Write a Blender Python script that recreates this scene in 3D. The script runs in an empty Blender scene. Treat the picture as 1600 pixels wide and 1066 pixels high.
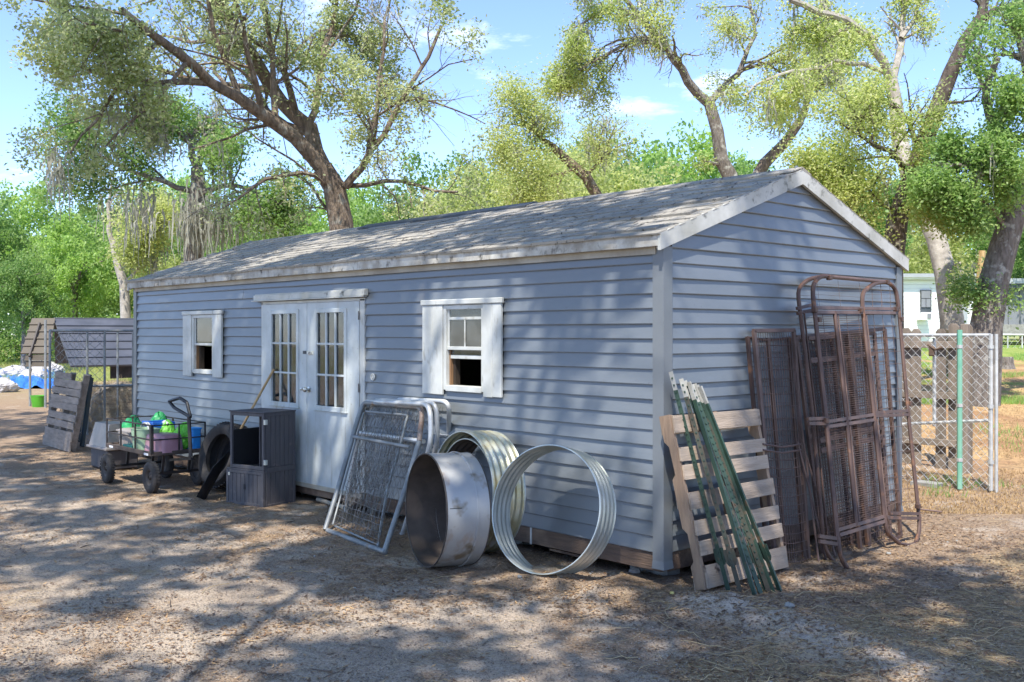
import bpy, math, random
import numpy as np
from mathutils import Vector, Matrix

sc = bpy.context.scene
COL = sc.collection
R = math.radians
# ------------------------------------------------------------------ camera, sky, sun, exposure
F_PX, CX, HY, CZ = 1588.0, 800.0, 520.0, 1.866      # focal length, centre column, horizon row (1600 px wide frame)
VV = np.array([-.7368, .6761]); RR = np.array([.6761, .7368])
CAMXY = -7.598 * VV - 1.129 * RR
CAM = np.array([CAMXY[0], CAMXY[1], CZ])
cd = bpy.data.cameras.new('camera'); cam = bpy.data.objects.new('camera', cd); COL.objects.link(cam)
cam.location = CAM
cam.rotation_euler = (R(90), 0, math.atan2(.7368, .6761))
cd.sensor_width = 36; cd.lens = 36 * F_PX / 1600; cd.shift_y = (533 - HY) / 1600 * -1
cd.clip_start = .1; cd.clip_end = 2000
sc.camera = cam

SUN = Vector((.33, -.50, 1.0)).normalized()
w = bpy.data.worlds.new('World'); sc.world = w; w.use_nodes = True
nt = w.node_tree; nt.nodes.clear()
def wn(t): return nt.nodes.new(t)
out = wn('ShaderNodeOutputWorld'); bg = wn('ShaderNodeBackground'); sky = wn('ShaderNodeTexSky')
sky.sky_type = 'NISHITA'; sky.sun_disc = False
sky.sun_elevation = math.asin(SUN.z); sky.sun_rotation = math.atan2(SUN.x, SUN.y)
sky.air_density = .68; sky.dust_density = .1; sky.ozone_density = 3.5; sky.altitude = 20
bg.inputs['Strength'].default_value = .118
tc = wn('ShaderNodeTexCoord'); mp = wn('ShaderNodeMapping'); mp.inputs['Scale'].default_value = (1, 1, 3.2)
nz = wn('ShaderNodeTexNoise'); nz.inputs['Scale'].default_value = 3.1; nz.inputs['Detail'].default_value = 8; nz.inputs['Roughness'].default_value = .62
cr = wn('ShaderNodeValToRGB'); cr.color_ramp.elements[0].position = .58; cr.color_ramp.elements[1].position = .84
cr.color_ramp.elements[0].color = (0, 0, 0, 1); cr.color_ramp.elements[1].color = (.8, .8, .8, 1)
mx = wn('ShaderNodeMixRGB'); mx.inputs[2].default_value = (8.5, 8.4, 8.8, 1)
nt.links.new(tc.outputs['Generated'], mp.inputs[0]); nt.links.new(mp.outputs[0], nz.inputs[0]); nt.links.new(nz.outputs[0], cr.inputs[0])
tn = wn('ShaderNodeMixRGB'); tn.blend_type = 'MULTIPLY'; tn.inputs[0].default_value = 1; tn.inputs[2].default_value = (1.0, .955, 1.01, 1); nt.links.new(sky.outputs[0], tn.inputs[1])
nt.links.new(cr.outputs[0], mx.inputs[0]); nt.links.new(tn.outputs[0], mx.inputs[1]); nt.links.new(mx.outputs[0], bg.inputs[0]); nt.links.new(bg.outputs[0], out.inputs[0])
sl = bpy.data.lights.new('sun', 'SUN'); so = bpy.data.objects.new('sun', sl); COL.objects.link(so)
sl.energy = 2.5; sl.angle = R(.53); sl.color = (1, .955, .88)
so.rotation_euler = (-SUN).to_track_quat('-Z', 'Y').to_euler()
so.location = (0, 0, 30)
vs = sc.view_settings; vs.view_transform = 'Standard'; vs.look = 'None'; vs.exposure = 1.7; vs.gamma = 1; vs.use_curve_mapping = False
sc.cycles.max_bounces = 8; sc.cycles.transparent_max_bounces = 12
sc.cycles.use_denoising = True

# ------------------------------------------------------------------ projection helpers (pixel of a 1600 px frame -> place in the world)
def ray(px, py):
    d = VV + (px - CX) / F_PX * RR
    return np.array([d[0], d[1], (HY - py) / F_PX])
def onpl(px, py, n, p0):
    n = np.array(n, float); q = ray(px, py); t = (n @ (np.array(p0, float) - CAM)) / (n @ q); return CAM + q * t
def W(px, py, y=0.): return onpl(px, py, (0, 1, 0), (0, y, 0))
def E(px, py, x=0.): return onpl(px, py, (1, 0, 0), (x, 0, 0))
def G(px, py, z=0.): return onpl(px, py, (0, 0, 1), (0, 0, z))
def D(px, py, d): return CAM + ray(px, py) * d

# ------------------------------------------------------------------ numpy noise
_T = np.random.RandomState(7).rand(256, 256)
def vnoise(x, y):
    x = np.asarray(x, float); y = np.asarray(y, float)
    xi = np.floor(x).astype(int); yi = np.floor(y).astype(int); fx = x - xi; fy = y - yi
    fx = fx * fx * (3 - 2 * fx); fy = fy * fy * (3 - 2 * fy)
    a = _T[xi & 255, yi & 255]; b = _T[(xi + 1) & 255, yi & 255]; c = _T[xi & 255, (yi + 1) & 255]; d = _T[(xi + 1) & 255, (yi + 1) & 255]
    return (a * (1 - fx) + b * fx) * (1 - fy) + (c * (1 - fx) + d * fx) * fy
def fbm(x, y, o=4):
    s = 0; a = .5; t = 0
    for k in range(o):
        s = s + a * vnoise(x * 2 ** k + 17.3 * k, y * 2 ** k + 5.1 * k); t += a; a *= .5
    return s / t - .5
def sstep(a, b, x):
    t = np.clip((x - a) / (b - a), 0, 1); return t * t * (3 - 2 * t)
def segdist(x, y, a, b):
    ax, ay = a; bx, by = b; dx, dy = bx - ax, by - ay
    t = np.clip(((x - ax) * dx + (y - ay) * dy) / (dx * dx + dy * dy), 0, 1)
    return np.hypot(x - ax - t * dx, y - ay - t * dy), t
def gh(x, y):
    x = np.asarray(x, float); y = np.asarray(y, float)
    s = (x - CAM[0]) * VV[0] + (y - CAM[1]) * VV[1]; t = (x - CAM[0]) * RR[0] + (y - CAM[1]) * RR[1]
    q = t / np.maximum(s, .5)
    rise = np.clip(s - 13, 0, 19) * .066 * sstep(.1, .3, q) + np.clip(s - 26, 0, 40) * .014 * (1 - sstep(.1, .3, q))
    rough = .035 * fbm(x * .45, y * .45, 2) + .030 * fbm(x * 2.3 + 9, y * 2.3, 3) + .016 * fbm(x * 9, y * 9 + 3, 3)
    near = 1 - sstep(14, 40, s)
    d, tt = segdist(x, y, (.72, -.22), (2.15, -.62))
    md = .10 * np.exp(-(d / .30) ** 2) * (1 + 1.1 * fbm(x * 5, y * 5, 3)) * (1 - .45 * tt)
    d2, _ = segdist(x, y, (-1.9, -.55), (.1, -.42))
    md2 = .035 * np.exp(-(d2 / .22) ** 2) * (1 + 2.4 * fbm(x * 7 + 3, y * 7, 3))
    under = -.05 * sstep(.0, .5, y) * sstep(-.0, -.4, x) * sstep(-10, -9.4, x) * (1 - sstep(3.3, 3.8, y))
    return rise + rough * (.35 + .65 * near) + md + md2 + under - .004
def gz(x, y): return float(gh(x, y))

# ------------------------------------------------------------------ material helpers
def mat(name, c1, c2=None, rough=.7, metal=0, scale=6, detail=6, lo=.35, hi=.65, stretch=(1, 1, 1), bump=.2, bscale=None, spots=None, spotscale=30, spotlo=.62, spothi=.7,
        coords='Object', spec=.4, bdist=.01, rand=0.0, spotstretch=(1, 1, 1), stain=None, stainscale=2, stainlo=.55, stainhi=.75, stainstretch=(1, 1, 1)):
    m = bpy.data.materials.new(name); m.use_nodes = True; t = m.node_tree; n = t.nodes; l = t.links
    p = n['Principled BSDF']; p.inputs['Roughness'].default_value = rough; p.inputs['Metallic'].default_value = metal; p.inputs['Specular IOR Level'].default_value = spec
    tc = n.new('ShaderNodeTexCoord')
    if coords == 'World':
        g = n.new('ShaderNodeNewGeometry'); src = g.outputs['Position']
    else: src = tc.outputs[coords]
    def noise(sc_, st, det=detail, ro=.6):
        mp = n.new('ShaderNodeMapping'); mp.inputs['Scale'].default_value = st; l.new(src, mp.inputs[0])
        z = n.new('ShaderNodeTexNoise'); z.inputs['Scale'].default_value = sc_; z.inputs['Detail'].default_value = det; z.inputs['Roughness'].default_value = ro
        l.new(mp.outputs[0], z.inputs[0]); return z.outputs[0]
    def ramp(o, a, b):
        r = n.new('ShaderNodeMapRange'); r.inputs[1].default_value = a; r.inputs[2].default_value = b; l.new(o, r.inputs[0]); r.clamp = True; return r.outputs[0]
    def mix(f, a, b):
        x = n.new('ShaderNodeMixRGB'); 
        if isinstance(f, float): x.inputs[0].default_value = f
        else: l.new(f, x.inputs[0])
        for k, q in ((1, a), (2, b)):
            if isinstance(q, tuple): x.inputs[k].default_value = (*q, 1)
            else: l.new(q, x.inputs[k])
        return x.outputs[0]
    c = c1
    if c2 is not None: c = mix(ramp(noise(scale, stretch), lo, hi), c1, c2)
    if stain is not None: c = mix(ramp(noise(stainscale, stainstretch, 5), stainlo, stainhi), c, stain)
    if spots is not None: c = mix(ramp(noise(spotscale, spotstretch, 3), spotlo, spothi), c, spots)
    if rand:
        oi = n.new('ShaderNodeObjectInfo'); r = n.new('ShaderNodeMapRange'); r.inputs[3].default_value = 1 - rand; r.inputs[4].default_value = 1 + rand; l.new(oi.outputs['Random'], r.inputs[0])
        hs = n.new('ShaderNodeHueSaturation'); l.new(r.outputs[0], hs.inputs['Value'])
        if isinstance(c, tuple): hs.inputs['Color'].default_value = (*c, 1)
        else: l.new(c, hs.inputs['Color'])
        c = hs.outputs[0]
    if isinstance(c, tuple): p.inputs['Base Color'].default_value = (*c, 1)
    else: l.new(c, p.inputs['Base Color'])
    if bump:
        b = n.new('ShaderNodeBump'); b.inputs['Strength'].default_value = bump; b.inputs['Distance'].default_value = bdist
        l.new(noise(bscale or scale * 4, stretch), b.inputs['Height']); l.new(b.outputs[0], p.inputs['Normal'])
    rr = n.new('ShaderNodeMapRange'); rr.inputs[3].default_value = max(.05, rough - .1); rr.inputs[4].default_value = min(1, rough + .12); l.new(noise(scale * 1.7, stretch, 3), rr.inputs[0]); l.new(rr.outputs[0], p.inputs['Roughness'])
    return m
def leafmat(name, c1, c2, c3, trans=.45, nscale=.6):
    m = bpy.data.materials.new(name); m.use_nodes = True; t = m.node_tree; n = t.nodes; l = t.links; n.clear()
    o = n.new('ShaderNodeOutputMaterial'); g = n.new('ShaderNodeNewGeometry'); z = n.new('ShaderNodeTexNoise'); z.inputs['Scale'].default_value = nscale; z.inputs['Detail'].default_value = 2
    l.new(g.outputs['Position'], z.inputs[0])
    mr = n.new('ShaderNodeMapRange'); mr.inputs[1].default_value = .38; mr.inputs[2].default_value = .62; l.new(z.outputs[0], mr.inputs[0])
    a = n.new('ShaderNodeMixRGB'); a.inputs[1].default_value = (*c1, 1); a.inputs[2].default_value = (*c2, 1); l.new(mr.outputs[0], a.inputs[0])
    r2 = n.new('ShaderNodeMapRange'); r2.inputs[1].default_value = .4; r2.inputs[2].default_value = 1; l.new(g.outputs['Random Per Island'], r2.inputs[0])
    b = n.new('ShaderNodeMixRGB'); b.inputs[2].default_value = (*c3, 1); l.new(a.outputs[0], b.inputs[1]); l.new(r2.outputs[0], b.inputs[0])
    d = n.new('ShaderNodeBsdfPrincipled'); d.inputs['Roughness'].default_value = .5; d.inputs['Specular IOR Level'].default_value = .35; l.new(b.outputs[0], d.inputs['Base Color'])
    tr = n.new('ShaderNodeBsdfTranslucent'); hs = n.new('ShaderNodeHueSaturation'); hs.inputs['Value'].default_value = 1.85; hs.inputs['Saturation'].default_value = 1.05; hs.inputs['Hue'].default_value = .49
    l.new(b.outputs[0], hs.inputs['Color']); l.new(hs.outputs[0], tr.inputs['Color'])
    s = n.new('ShaderNodeMixShader'); s.inputs[0].default_value = trans; l.new(d.outputs[0], s.inputs[1]); l.new(tr.outputs[0], s.inputs[2]); l.new(s.outputs[0], o.inputs[0])
    return m
def glassmat(name, dust, tint=(.8, .85, .85), dustc=(.35, .36, .33)):
    m = bpy.data.materials.new(name); m.use_nodes = True; t = m.node_tree; n = t.nodes; l = t.links; n.clear()
    o = n.new('ShaderNodeOutputMaterial'); tr = n.new('ShaderNodeBsdfTransparent'); tr.inputs[0].default_value = (*tint, 1)
    gl = n.new('ShaderNodeBsdfGlossy'); gl.inputs['Roughness'].default_value = .03; df = n.new('ShaderNodeBsdfDiffuse'); df.inputs[0].default_value = (*dustc, 1)
    fr = n.new('ShaderNodeFresnel'); fr.inputs[0].default_value = 1.75
    z = n.new('ShaderNodeTexNoise'); z.inputs['Scale'].default_value = 9; z.inputs['Detail'].default_value = 8; tc = n.new('ShaderNodeTexCoord'); l.new(tc.outputs['Object'], z.inputs[0])
    mr = n.new('ShaderNodeMapRange'); mr.inputs[1].default_value = .35; mr.inputs[2].default_value = .7; mr.inputs[3].default_value = dust * .3; mr.inputs[4].default_value = dust * 1.6; l.new(z.outputs[0], mr.inputs[0])
    a = n.new('ShaderNodeMixShader'); l.new(mr.outputs[0], a.inputs[0]); l.new(tr.outputs[0], a.inputs[1]); l.new(df.outputs[0], a.inputs[2])
    b = n.new('ShaderNodeMixShader'); l.new(fr.outputs[0], b.inputs[0]); l.new(a.outputs[0], b.inputs[1]); l.new(gl.outputs[0], b.inputs[2]); l.new(b.outputs[0], o.inputs[0])
    return m

M = {}
M['siding'] = mat('siding', (.122, .136, .144), (.147, .160, .168), .34, scale=1.3, bump=.25, bscale=3.5, bdist=.006, stretch=(.5, 1, 2.5), spots=(.11, .115, .125), spotscale=26, spotlo=.69, spothi=.76, spec=.75, rand=.05, coords='World',
                  stain=(.145, .135, .125), stainscale=1.6, stainlo=.6, stainhi=.85, stainstretch=(1.2, 1.2, .5))
M['dent'] = M['siding']
M['trim_grey'] = mat('trim_grey', (.138, .151, .160), (.162, .175, .184), .42, scale=2, bump=.1, coords='World')
M['fascia'] = mat('fascia', (.52, .50, .44), (.33, .30, .25), .7, scale=3, stretch=(2.5, 2.5, 2.5), bump=.15, spots=(.08, .07, .055), spotscale=13, spotlo=.56, spothi=.74, spotstretch=(1, 1, .8), coords='World', lo=.4, hi=.62, stain=(.20, .175, .14), stainscale=1.3, stainlo=.50, stainhi=.70, stainstretch=(1, 1, 1))
M['rake'] = mat('rake', (.56, .55, .50), (.36, .35, .30), .65, scale=2.2, bump=.3, spots=(.10, .10, .08), spotscale=9, spotlo=.6, spothi=.74, coords='World')
M['frieze'] = mat('frieze', (.42, .38, .30), (.30, .26, .2), .75, scale=3, bump=.2, coords='World')
M['white'] = mat('white_paint', (.55, .555, .52), (.43, .43, .39), .55, scale=4, bump=.25, bscale=60, bdist=.002, spots=(.27, .25, .20), spotscale=12, spotlo=.62, spothi=.78, spotstretch=(1, 1, .35), coords='World')
M['door'] = mat('door_paint', (.50, .53, .52), (.42, .445, .425), .5, scale=5, bump=.3, bscale=70, bdist=.002, spots=(.34, .32, .26), spotscale=5, spotlo=.57, spothi=.74, spotstretch=(2.2, 2.2, .3), coords='World', stain=(.30, .29, .24), stainscale=22, stainlo=.66, stainhi=.72)
M['shingle'] = mat('shingle', (.32, .292, .245), (.25, .23, .195), .95, scale=2.2, bump=.8, bscale=70, bdist=.005, spots=(.08, .075, .065), spotscale=24, spotlo=.6, spothi=.68, coords='World', rand=.13, stain=(.35, .315, .255), stainscale=1.1, stainlo=.52, stainhi=.68, stainstretch=(.6, 2.5, 1))
M['roofdeck'] = mat('roof_deck', (.09, .085, .08), None, .9, bump=0)
M['darkmetal'] = mat('dark_metal', (.05, .055, .06), None, .5, bump=.1)
M['inner'] = mat('inner_wood', (.05, .035, .022), (.03, .02, .013), .85, scale=5)
M['jamb'] = mat('jamb_wood', (.26, .145, .07), (.18, .10, .05), .7, scale=8, stretch=(3, 3, .4))
M['base'] = mat('base_wood', (.155, .10, .068), (.085, .06, .045), .85, scale=4, stretch=(.6, 4, 6), bump=.6, bscale=18, coords='World', spots=(.22, .15, .10), spotscale=2, spotlo=.55, spothi=.65)
M['block'] = mat('concrete', (.33, .32, .29), (.22, .21, .19), .95, scale=8, bump=.6, bscale=60)
M['glass'] = glassmat('glass_dirty', .17, dustc=(.25, .26, .24))
M['glass2'] = glassmat('glass_clean', .09, dustc=(.4, .42, .4))
M['chrome'] = mat('chrome', (.6, .6, .58), (.4, .4, .38), .3, 1, bump=0)
M['galv'] = mat('galvanized', (.30, .31, .30), (.20, .205, .20), .55, .3, scale=7, bump=.15, bscale=40, spots=(.30, .19, .11), spotscale=5, spotlo=.64, spothi=.74)
M['galvwhite'] = mat('galvanized_pale', (.68, .67, .63), (.46, .46, .44), .5, .45, scale=6, bump=.15, bscale=40)
M['wire'] = mat('wire', (.27, .255, .23), (.17, .15, .13), .55, .5, scale=9, bump=0)
M['oldwire'] = mat('old_wire', (.17, .155, .14), (.09, .078, .066), .7, .3, scale=9, bump=0)
M['rustpipe'] = mat('rusty_pipe', (.38, .35, .31), (.24, .12, .07), .6, .4, scale=4, bump=.2)
M['tankout'] = mat('tank_outside', (.34, .34, .33), (.43, .42, .39), .48, .35, scale=2.4, bump=.15, bscale=8, stain=(.30, .19, .11), stainscale=2.1, stainlo=.56, stainhi=.68, stainstretch=(1.3, 1.3, .6), spots=(.20, .16, .11), spotscale=5, spotlo=.56, spothi=.68, coords='Object')
M['tankin'] = mat('tank_inside', (.13, .10, .08), (.065, .05, .04), .7, .3, scale=3, bump=.2, bscale=14, spots=(.05, .04, .035), spotscale=2.5, spotlo=.5, spothi=.7)
M['yellowgalv'] = mat('yellowed_galvanized', (.50, .46, .27), (.60, .60, .52), .35, .5, scale=3, bump=.1, stain=(.36, .28, .11), stainscale=4, stainlo=.5, stainhi=.68, spots=(.66, .66, .62), spotscale=5, spotlo=.6, spothi=.7)
M['ringgalv'] = mat('ring_galvanized', (.60, .62, .57), (.42, .45, .41), .38, .6, scale=4, bump=.1, stain=(.40, .34, .22), stainscale=3, stainlo=.55, stainhi=.75)
M['tgreen'] = mat('post_green', (.032, .066, .044), (.022, .042, .03), .5, scale=7, bump=.1, spots=(.12, .075, .045), spotscale=9, spotlo=.6, spothi=.7)
M['trust'] = mat('post_rust', (.085, .062, .042), (.04, .05, .036), .8, scale=8, bump=.2)
M['twhite'] = mat('post_white', (.36, .355, .32), (.22, .21, .18), .6, scale=12, bump=.1)
M['pallet'] = mat('pallet_wood', (.43, .335, .25), (.29, .225, .165), .85, scale=3.5, stretch=(5, .5, 5), bump=.5, bscale=22, rand=.15, spots=(.12, .08, .055), spotscale=6, spotlo=.66, spothi=.72)
M['palletside'] = mat('stringer_wood', (.34, .235, .155), (.22, .15, .10), .85, scale=3.5, stretch=(5, 5, .5), bump=.5, bscale=20, rand=.12)
M['greypallet'] = mat('grey_pallet', (.32, .27, .225), (.20, .17, .14), .9, scale=4, stretch=(1, 5, 5), bump=.5, bscale=20, rand=.15)
M['bluewood'] = mat('blue_paint', (.035, .065, .085), (.05, .06, .06), .7, scale=5, bump=.2)
M['brown'] = mat('brown_steel', (.115, .068, .052), (.075, .045, .036), .55, .15, scale=5, bump=.15, bscale=40, spots=(.20, .10, .055), spotscale=6, spotlo=.6, spothi=.7)
M['mauve'] = mat('mauve_steel', (.165, .108, .09), (.105, .068, .056), .6, .1, scale=5, bump=.15)
M['brownwire'] = mat('brown_wire', (.15, .098, .08), (.09, .06, .048), .6, .1, scale=8, bump=0)
M['cabinet'] = mat('resin_grey', (.088, .082, .085), (.068, .064, .068), .65, scale=5, stretch=(6, 6, .5), bump=.25, bscale=22, spots=(.15, .13, .12), spotscale=6, spotlo=.64, spothi=.76)
M['cabinetdark'] = mat('resin_dark', (.02, .02, .022), None, .6, bump=.05)
M['tyre'] = mat('rubber', (.028, .026, .025), (.05, .044, .04), .8, scale=9, bump=.25, bscale=40)
M['hub'] = mat('hub', (.05, .045, .042), (.10, .08, .065), .6, .3, scale=12, bump=.1)
M['black'] = mat('black_steel', (.022, .021, .022), (.05, .04, .035), .5, .2, scale=8, bump=.1)
M['bedside'] = mat('wagon_bed', (.10, .075, .06), (.05, .04, .035), .7, .2, scale=6, bump=.2)
M['blackplastic'] = mat('black_plastic', (.012, .012, .014), None, .45, bump=.1)
M['handle'] = mat('ash_handle', (.50, .33, .15), (.36, .22, .09), .55, scale=6, stretch=(4, 4, .6), bump=.1)
for nme, c in dict(pgreen=(.035, .34, .11), plime=(.16, .55, .05), pblue=(.02, .13, .50), pblue2=(.03, .28, .72), ppink=(.44, .235, .27), psage=(.33, .46, .29), pstone=(.33, .29, .255), pteal=(.02, .16, .14), pwhite=(.7, .7, .68), bucket=(.10, .40, .03)).items():
    M[nme] = mat(nme, c, tuple(v * .75 for v in c), .42, scale=5, bump=.08)
M['acrylic'] = mat('label_white', (.7, .7, .7), None, .5, bump=0)
M['carblue'] = mat('carport_metal', (.075, .082, .10), (.105, .112, .135), .45, .3, scale=2, bump=.1)
M['cartan'] = mat('carport_underside', (.12, .10, .072), (.11, .092, .07), .7, scale=2, bump=.1)
M['tarpblue'] = mat('blue_tarp', (.03, .14, .50), (.05, .22, .62), .45, scale=2, bump=.4, bscale=5)
M['sack'] = mat('white_sack', (.50, .48, .46), (.36, .34, .33), .6, scale=4, bump=.4, bscale=9)
M['hay'] = mat('hay', (.42, .35, .26), (.25, .19, .13), .95, scale=5, bump=1, bscale=30, bdist=.04, stretch=(1, 1, 3))
M['fencewood'] = mat('fence_wood', (.28, .225, .175), (.18, .145, .11), .9, scale=3, stretch=(4, 4, .5), bump=.5, bscale=18, rand=.15)
M['greenpost'] = mat('green_post', (.16, .40, .28), (.24, .46, .34), .5, .1, scale=5, bump=.1, spots=(.35, .28, .2), spotscale=8, spotlo=.64, spothi=.7)
M['homewhite'] = mat('home_white', (.84, .84, .83), (.80, .80, .79), .6, scale=2, bump=0)
M['homegrey'] = mat('home_grey', (.23, .235, .25), (.19, .195, .21), .6, scale=2, bump=0)
M['homeroof'] = mat('home_roof', (.45, .46, .46), (.36, .37, .37), .5, .3, scale=2, bump=0)
M['homedark'] = mat('home_dark', (.06, .07, .075), None, .4, bump=0)
M['bark'] = mat('bark', (.245, .185, .135), (.10, .075, .055), .95, scale=5, stretch=(3, 3, .8), bump=1, bscale=9, bdist=.05, spots=(.30, .27, .22), spotscale=4, spotlo=.56, spothi=.66, coords='World')
M['barkdark'] = mat('bark_dark', (.13, .10, .078), (.06, .047, .038), .95, scale=5, stretch=(3, 3, .8), bump=1, bscale=9, bdist=.05, spots=(.22, .20, .17), spotscale=4, spotlo=.6, spothi=.7, coords='World')
M['barkgrey'] = mat('bark_grey', (.235, .205, .175), (.11, .093, .078), .95, scale=6, stretch=(3, 3, .8), bump=1, bscale=10, bdist=.05, spots=(.36, .35, .31), spotscale=5, spotlo=.55, spothi=.65, coords='World')
M['barkpale'] = mat('bark_pale', (.44, .40, .34), (.26, .23, .19), .9, scale=5, bump=.6, bscale=14, bdist=.03, coords='World')
M['moss'] = leafmat('spanish_moss', (.30, .30, .235), (.22, .225, .17), (.38, .37, .30), .25)
M['leaf1'] = leafmat('oak_leaf', (.22, .285, .11), (.29, .34, .135), (.44, .46, .28), .5)
M['leaf2'] = leafmat('live_oak_leaf', (.265, .345, .095), (.35, .41, .125), (.47, .49, .25), .53)
M['leaf3'] = leafmat('dark_leaf', (.14, .25, .07), (.20, .32, .09), (.30, .40, .16), .52)
M['leafbright'] = leafmat('bright_leaf', (.17, .29, .07), (.24, .38, .085), (.34, .46, .16), .5, .4)
M['leafmid'] = leafmat('mid_leaf', (.10, .20, .05), (.16, .27, .065), (.25, .35, .13), .48, .4)
M['leafyellow'] = leafmat('yellow_leaf', (.28, .345, .11), (.35, .405, .13), (.46, .48, .24), .53, .4)

# ------------------------------------------------------------------ mesh builder
ORG = {}
class MB:
    def __init__(s): s.v = []; s.f = []
    def add(s, vs_, fs):
        o = len(s.v); s.v += [tuple(map(float, p)) for p in vs_]; s.f += [tuple(i + o for i in f) for f in fs]; return s
    def box(s, a, b, m=None, ch=0.0):
        a = np.minimum(a, b).astype(float) if True else a; 
        return s
    def bx(s, lo, hi, ch=0.0, mtx=None):
        lo = np.minimum(np.array(lo, float), np.array(hi, float)) if False else np.array(lo, float); hi = np.array(hi, float)
        c = (lo + hi) / 2; h = np.abs(hi - lo) / 2; ch = min(ch, h.min() * .45)
        P = []; idx = {}
        if ch <= 0:
            for z in (-1, 1):
                for y in (-1, 1):
                    for x in (-1, 1): P.append((x * h[0], y * h[1], z * h[2]))
            Fc = [(0, 2, 3, 1), (4, 5, 7, 6), (0, 1, 5, 4), (2, 6, 7, 3), (0, 4, 6, 2), (1, 3, 7, 5)]
        else:
            for z in (-1, 1):
                for y in (-1, 1):
                    for x in (-1, 1):
                        for ax in range(3):
                            q = [x * h[0], y * h[1], z * h[2]]
                            for k in range(3):
                                if k != ax: q[k] -= ch * (1 if q[k] > 0 else -1)
                            idx[(x, y, z, ax)] = len(P); P.append(tuple(q))
            Fc = []
            for ax in range(3):
                o1, o2 = [k for k in range(3) if k != ax]
                for sg in (-1, 1):
                    q = []
                    for a1, a2 in ((-1, -1), (1, -1), (1, 1), (-1, 1)):
                        t = [0, 0, 0]; t[ax] = sg; t[o1] = a1; t[o2] = a2; q.append(idx[(*t, ax)])
                    Fc.append(tuple(q))
                for a1 in (-1, 1):
                    for a2 in (-1, 1):
                        t = [0, 0, 0]; t[o1] = a1; t[o2] = a2; t[ax] = -1; u = list(t); u[ax] = 1
                        Fc.append((idx[(*t, o1)], idx[(*t, o2)], idx[(*u, o2)], idx[(*u, o1)]))
            for z in (-1, 1):
                for y in (-1, 1):
                    for x in (-1, 1): Fc.append(tuple(idx[(x, y, z, a)] for a in range(3)))
        P = np.array(P)
        if mtx is not None:
            P = P + c; P = P @ np.array(mtx)[:3, :3].T + np.array(mtx)[:3, 3]
        else: P = P + c
        return s.add(P, Fc)
    def beam(s, a, b, wx, wy, up=(0, 0, 1), ch=0.0):
        a = np.array(a, float); b = np.array(b, float); d = b - a; L = np.linalg.norm(d); d /= L
        u = np.cross(up, d); 
        if np.linalg.norm(u) < 1e-4: u = np.cross((1, 0, 0), d)
        u /= np.linalg.norm(u); n = np.cross(d, u)
        m = np.eye(4); m[:3, 0] = u; m[:3, 1] = n; m[:3, 2] = d; m[:3, 3] = a
        return s.bx((-wx / 2, -wy / 2, 0), (wx / 2, wy / 2, L), ch, m)
    def tube(s, pts, r, n=8, cap=True, closed=False):
        pts = [np.array(p, float) for p in pts]; k = len(pts)
        rs = r if hasattr(r, '__len__') else [r] * k
        ts = []
        for i in range(k):
            if closed: t = pts[(i + 1) % k] - pts[i - 1]
            else: t = pts[min(i + 1, k - 1)] - pts[max(i - 1, 0)]
            ts.append(t / (np.linalg.norm(t) + 1e-12))
        u = np.cross(ts[0], (0, 0, 1)); 
        if np.linalg.norm(u) < .1: u = np.cross(ts[0], (1, 0, 0))
        u /= np.linalg.norm(u); V = []; Fc = []
        ang = np.arange(n) / n * 2 * math.pi; ca = np.cos(ang)[:, None]; sa = np.sin(ang)[:, None]
        for i in range(k):
            u = u - ts[i] * (u @ ts[i]); u /= np.linalg.norm(u) + 1e-12; w_ = np.cross(ts[i], u)
            V.append(pts[i] + rs[i] * (ca * u + sa * w_))
        V = np.concatenate(V)
        for i in range(k if closed else k - 1):
            j = (i + 1) % k
            for q in range(n): Fc.append((i * n + q, i * n + (q + 1) % n, j * n + (q + 1) % n, j * n + q))
        if cap and not closed: Fc.append(tuple(range(n - 1, -1, -1))); Fc.append(tuple((k - 1) * n + q for q in range(n)))
        return s.add(V, Fc)
    def lathe(s, prof, c, ax, n=32, closed=False, wob=None):
        """prof: list of (radius, offset along axis)"""
        ax = np.array(ax, float); ax /= np.linalg.norm(ax); u = np.cross(ax, (0, 0, 1)); 
        if np.linalg.norm(u) < .05: u = np.array((1., 0, 0))
        u /= np.linalg.norm(u); w_ = np.cross(ax, u); V = []; Fc = []; c = np.array(c, float)
        for k in range(n):
            a = k / n * 2 * math.pi; e = math.cos(a) * u + math.sin(a) * w_
            for (r_, o) in prof:
                q = r_ * (1 + (wob(a) if wob else 0)); V.append(c + e * q + ax * o)
        m = len(prof)
        for k in range(n):
            j = (k + 1) % n
            for i in range(m if closed else m - 1): Fc.append((k * m + i, j * m + i, j * m + (i + 1) % m, k * m + (i + 1) % m))
        return s.add(V, Fc)
    def prism(s, poly, t):
        """poly: 3-D outline, t: extrusion vector"""
        poly = [np.array(p, float) for p in poly]; t = np.array(t, float); n = len(poly)
        return s.add(poly + [p + t for p in poly], [tuple(range(n - 1, -1, -1)), tuple(range(n, 2 * n))] + [(i, (i + 1) % n, n + (i + 1) % n, n + i) for i in range(n)])
    def jit(s, a, rng):
        s.v = [(x + rng.uniform(-a, a), y + rng.uniform(-a, a), z + rng.uniform(-a, a)) for x, y, z in s.v]; return s
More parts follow.
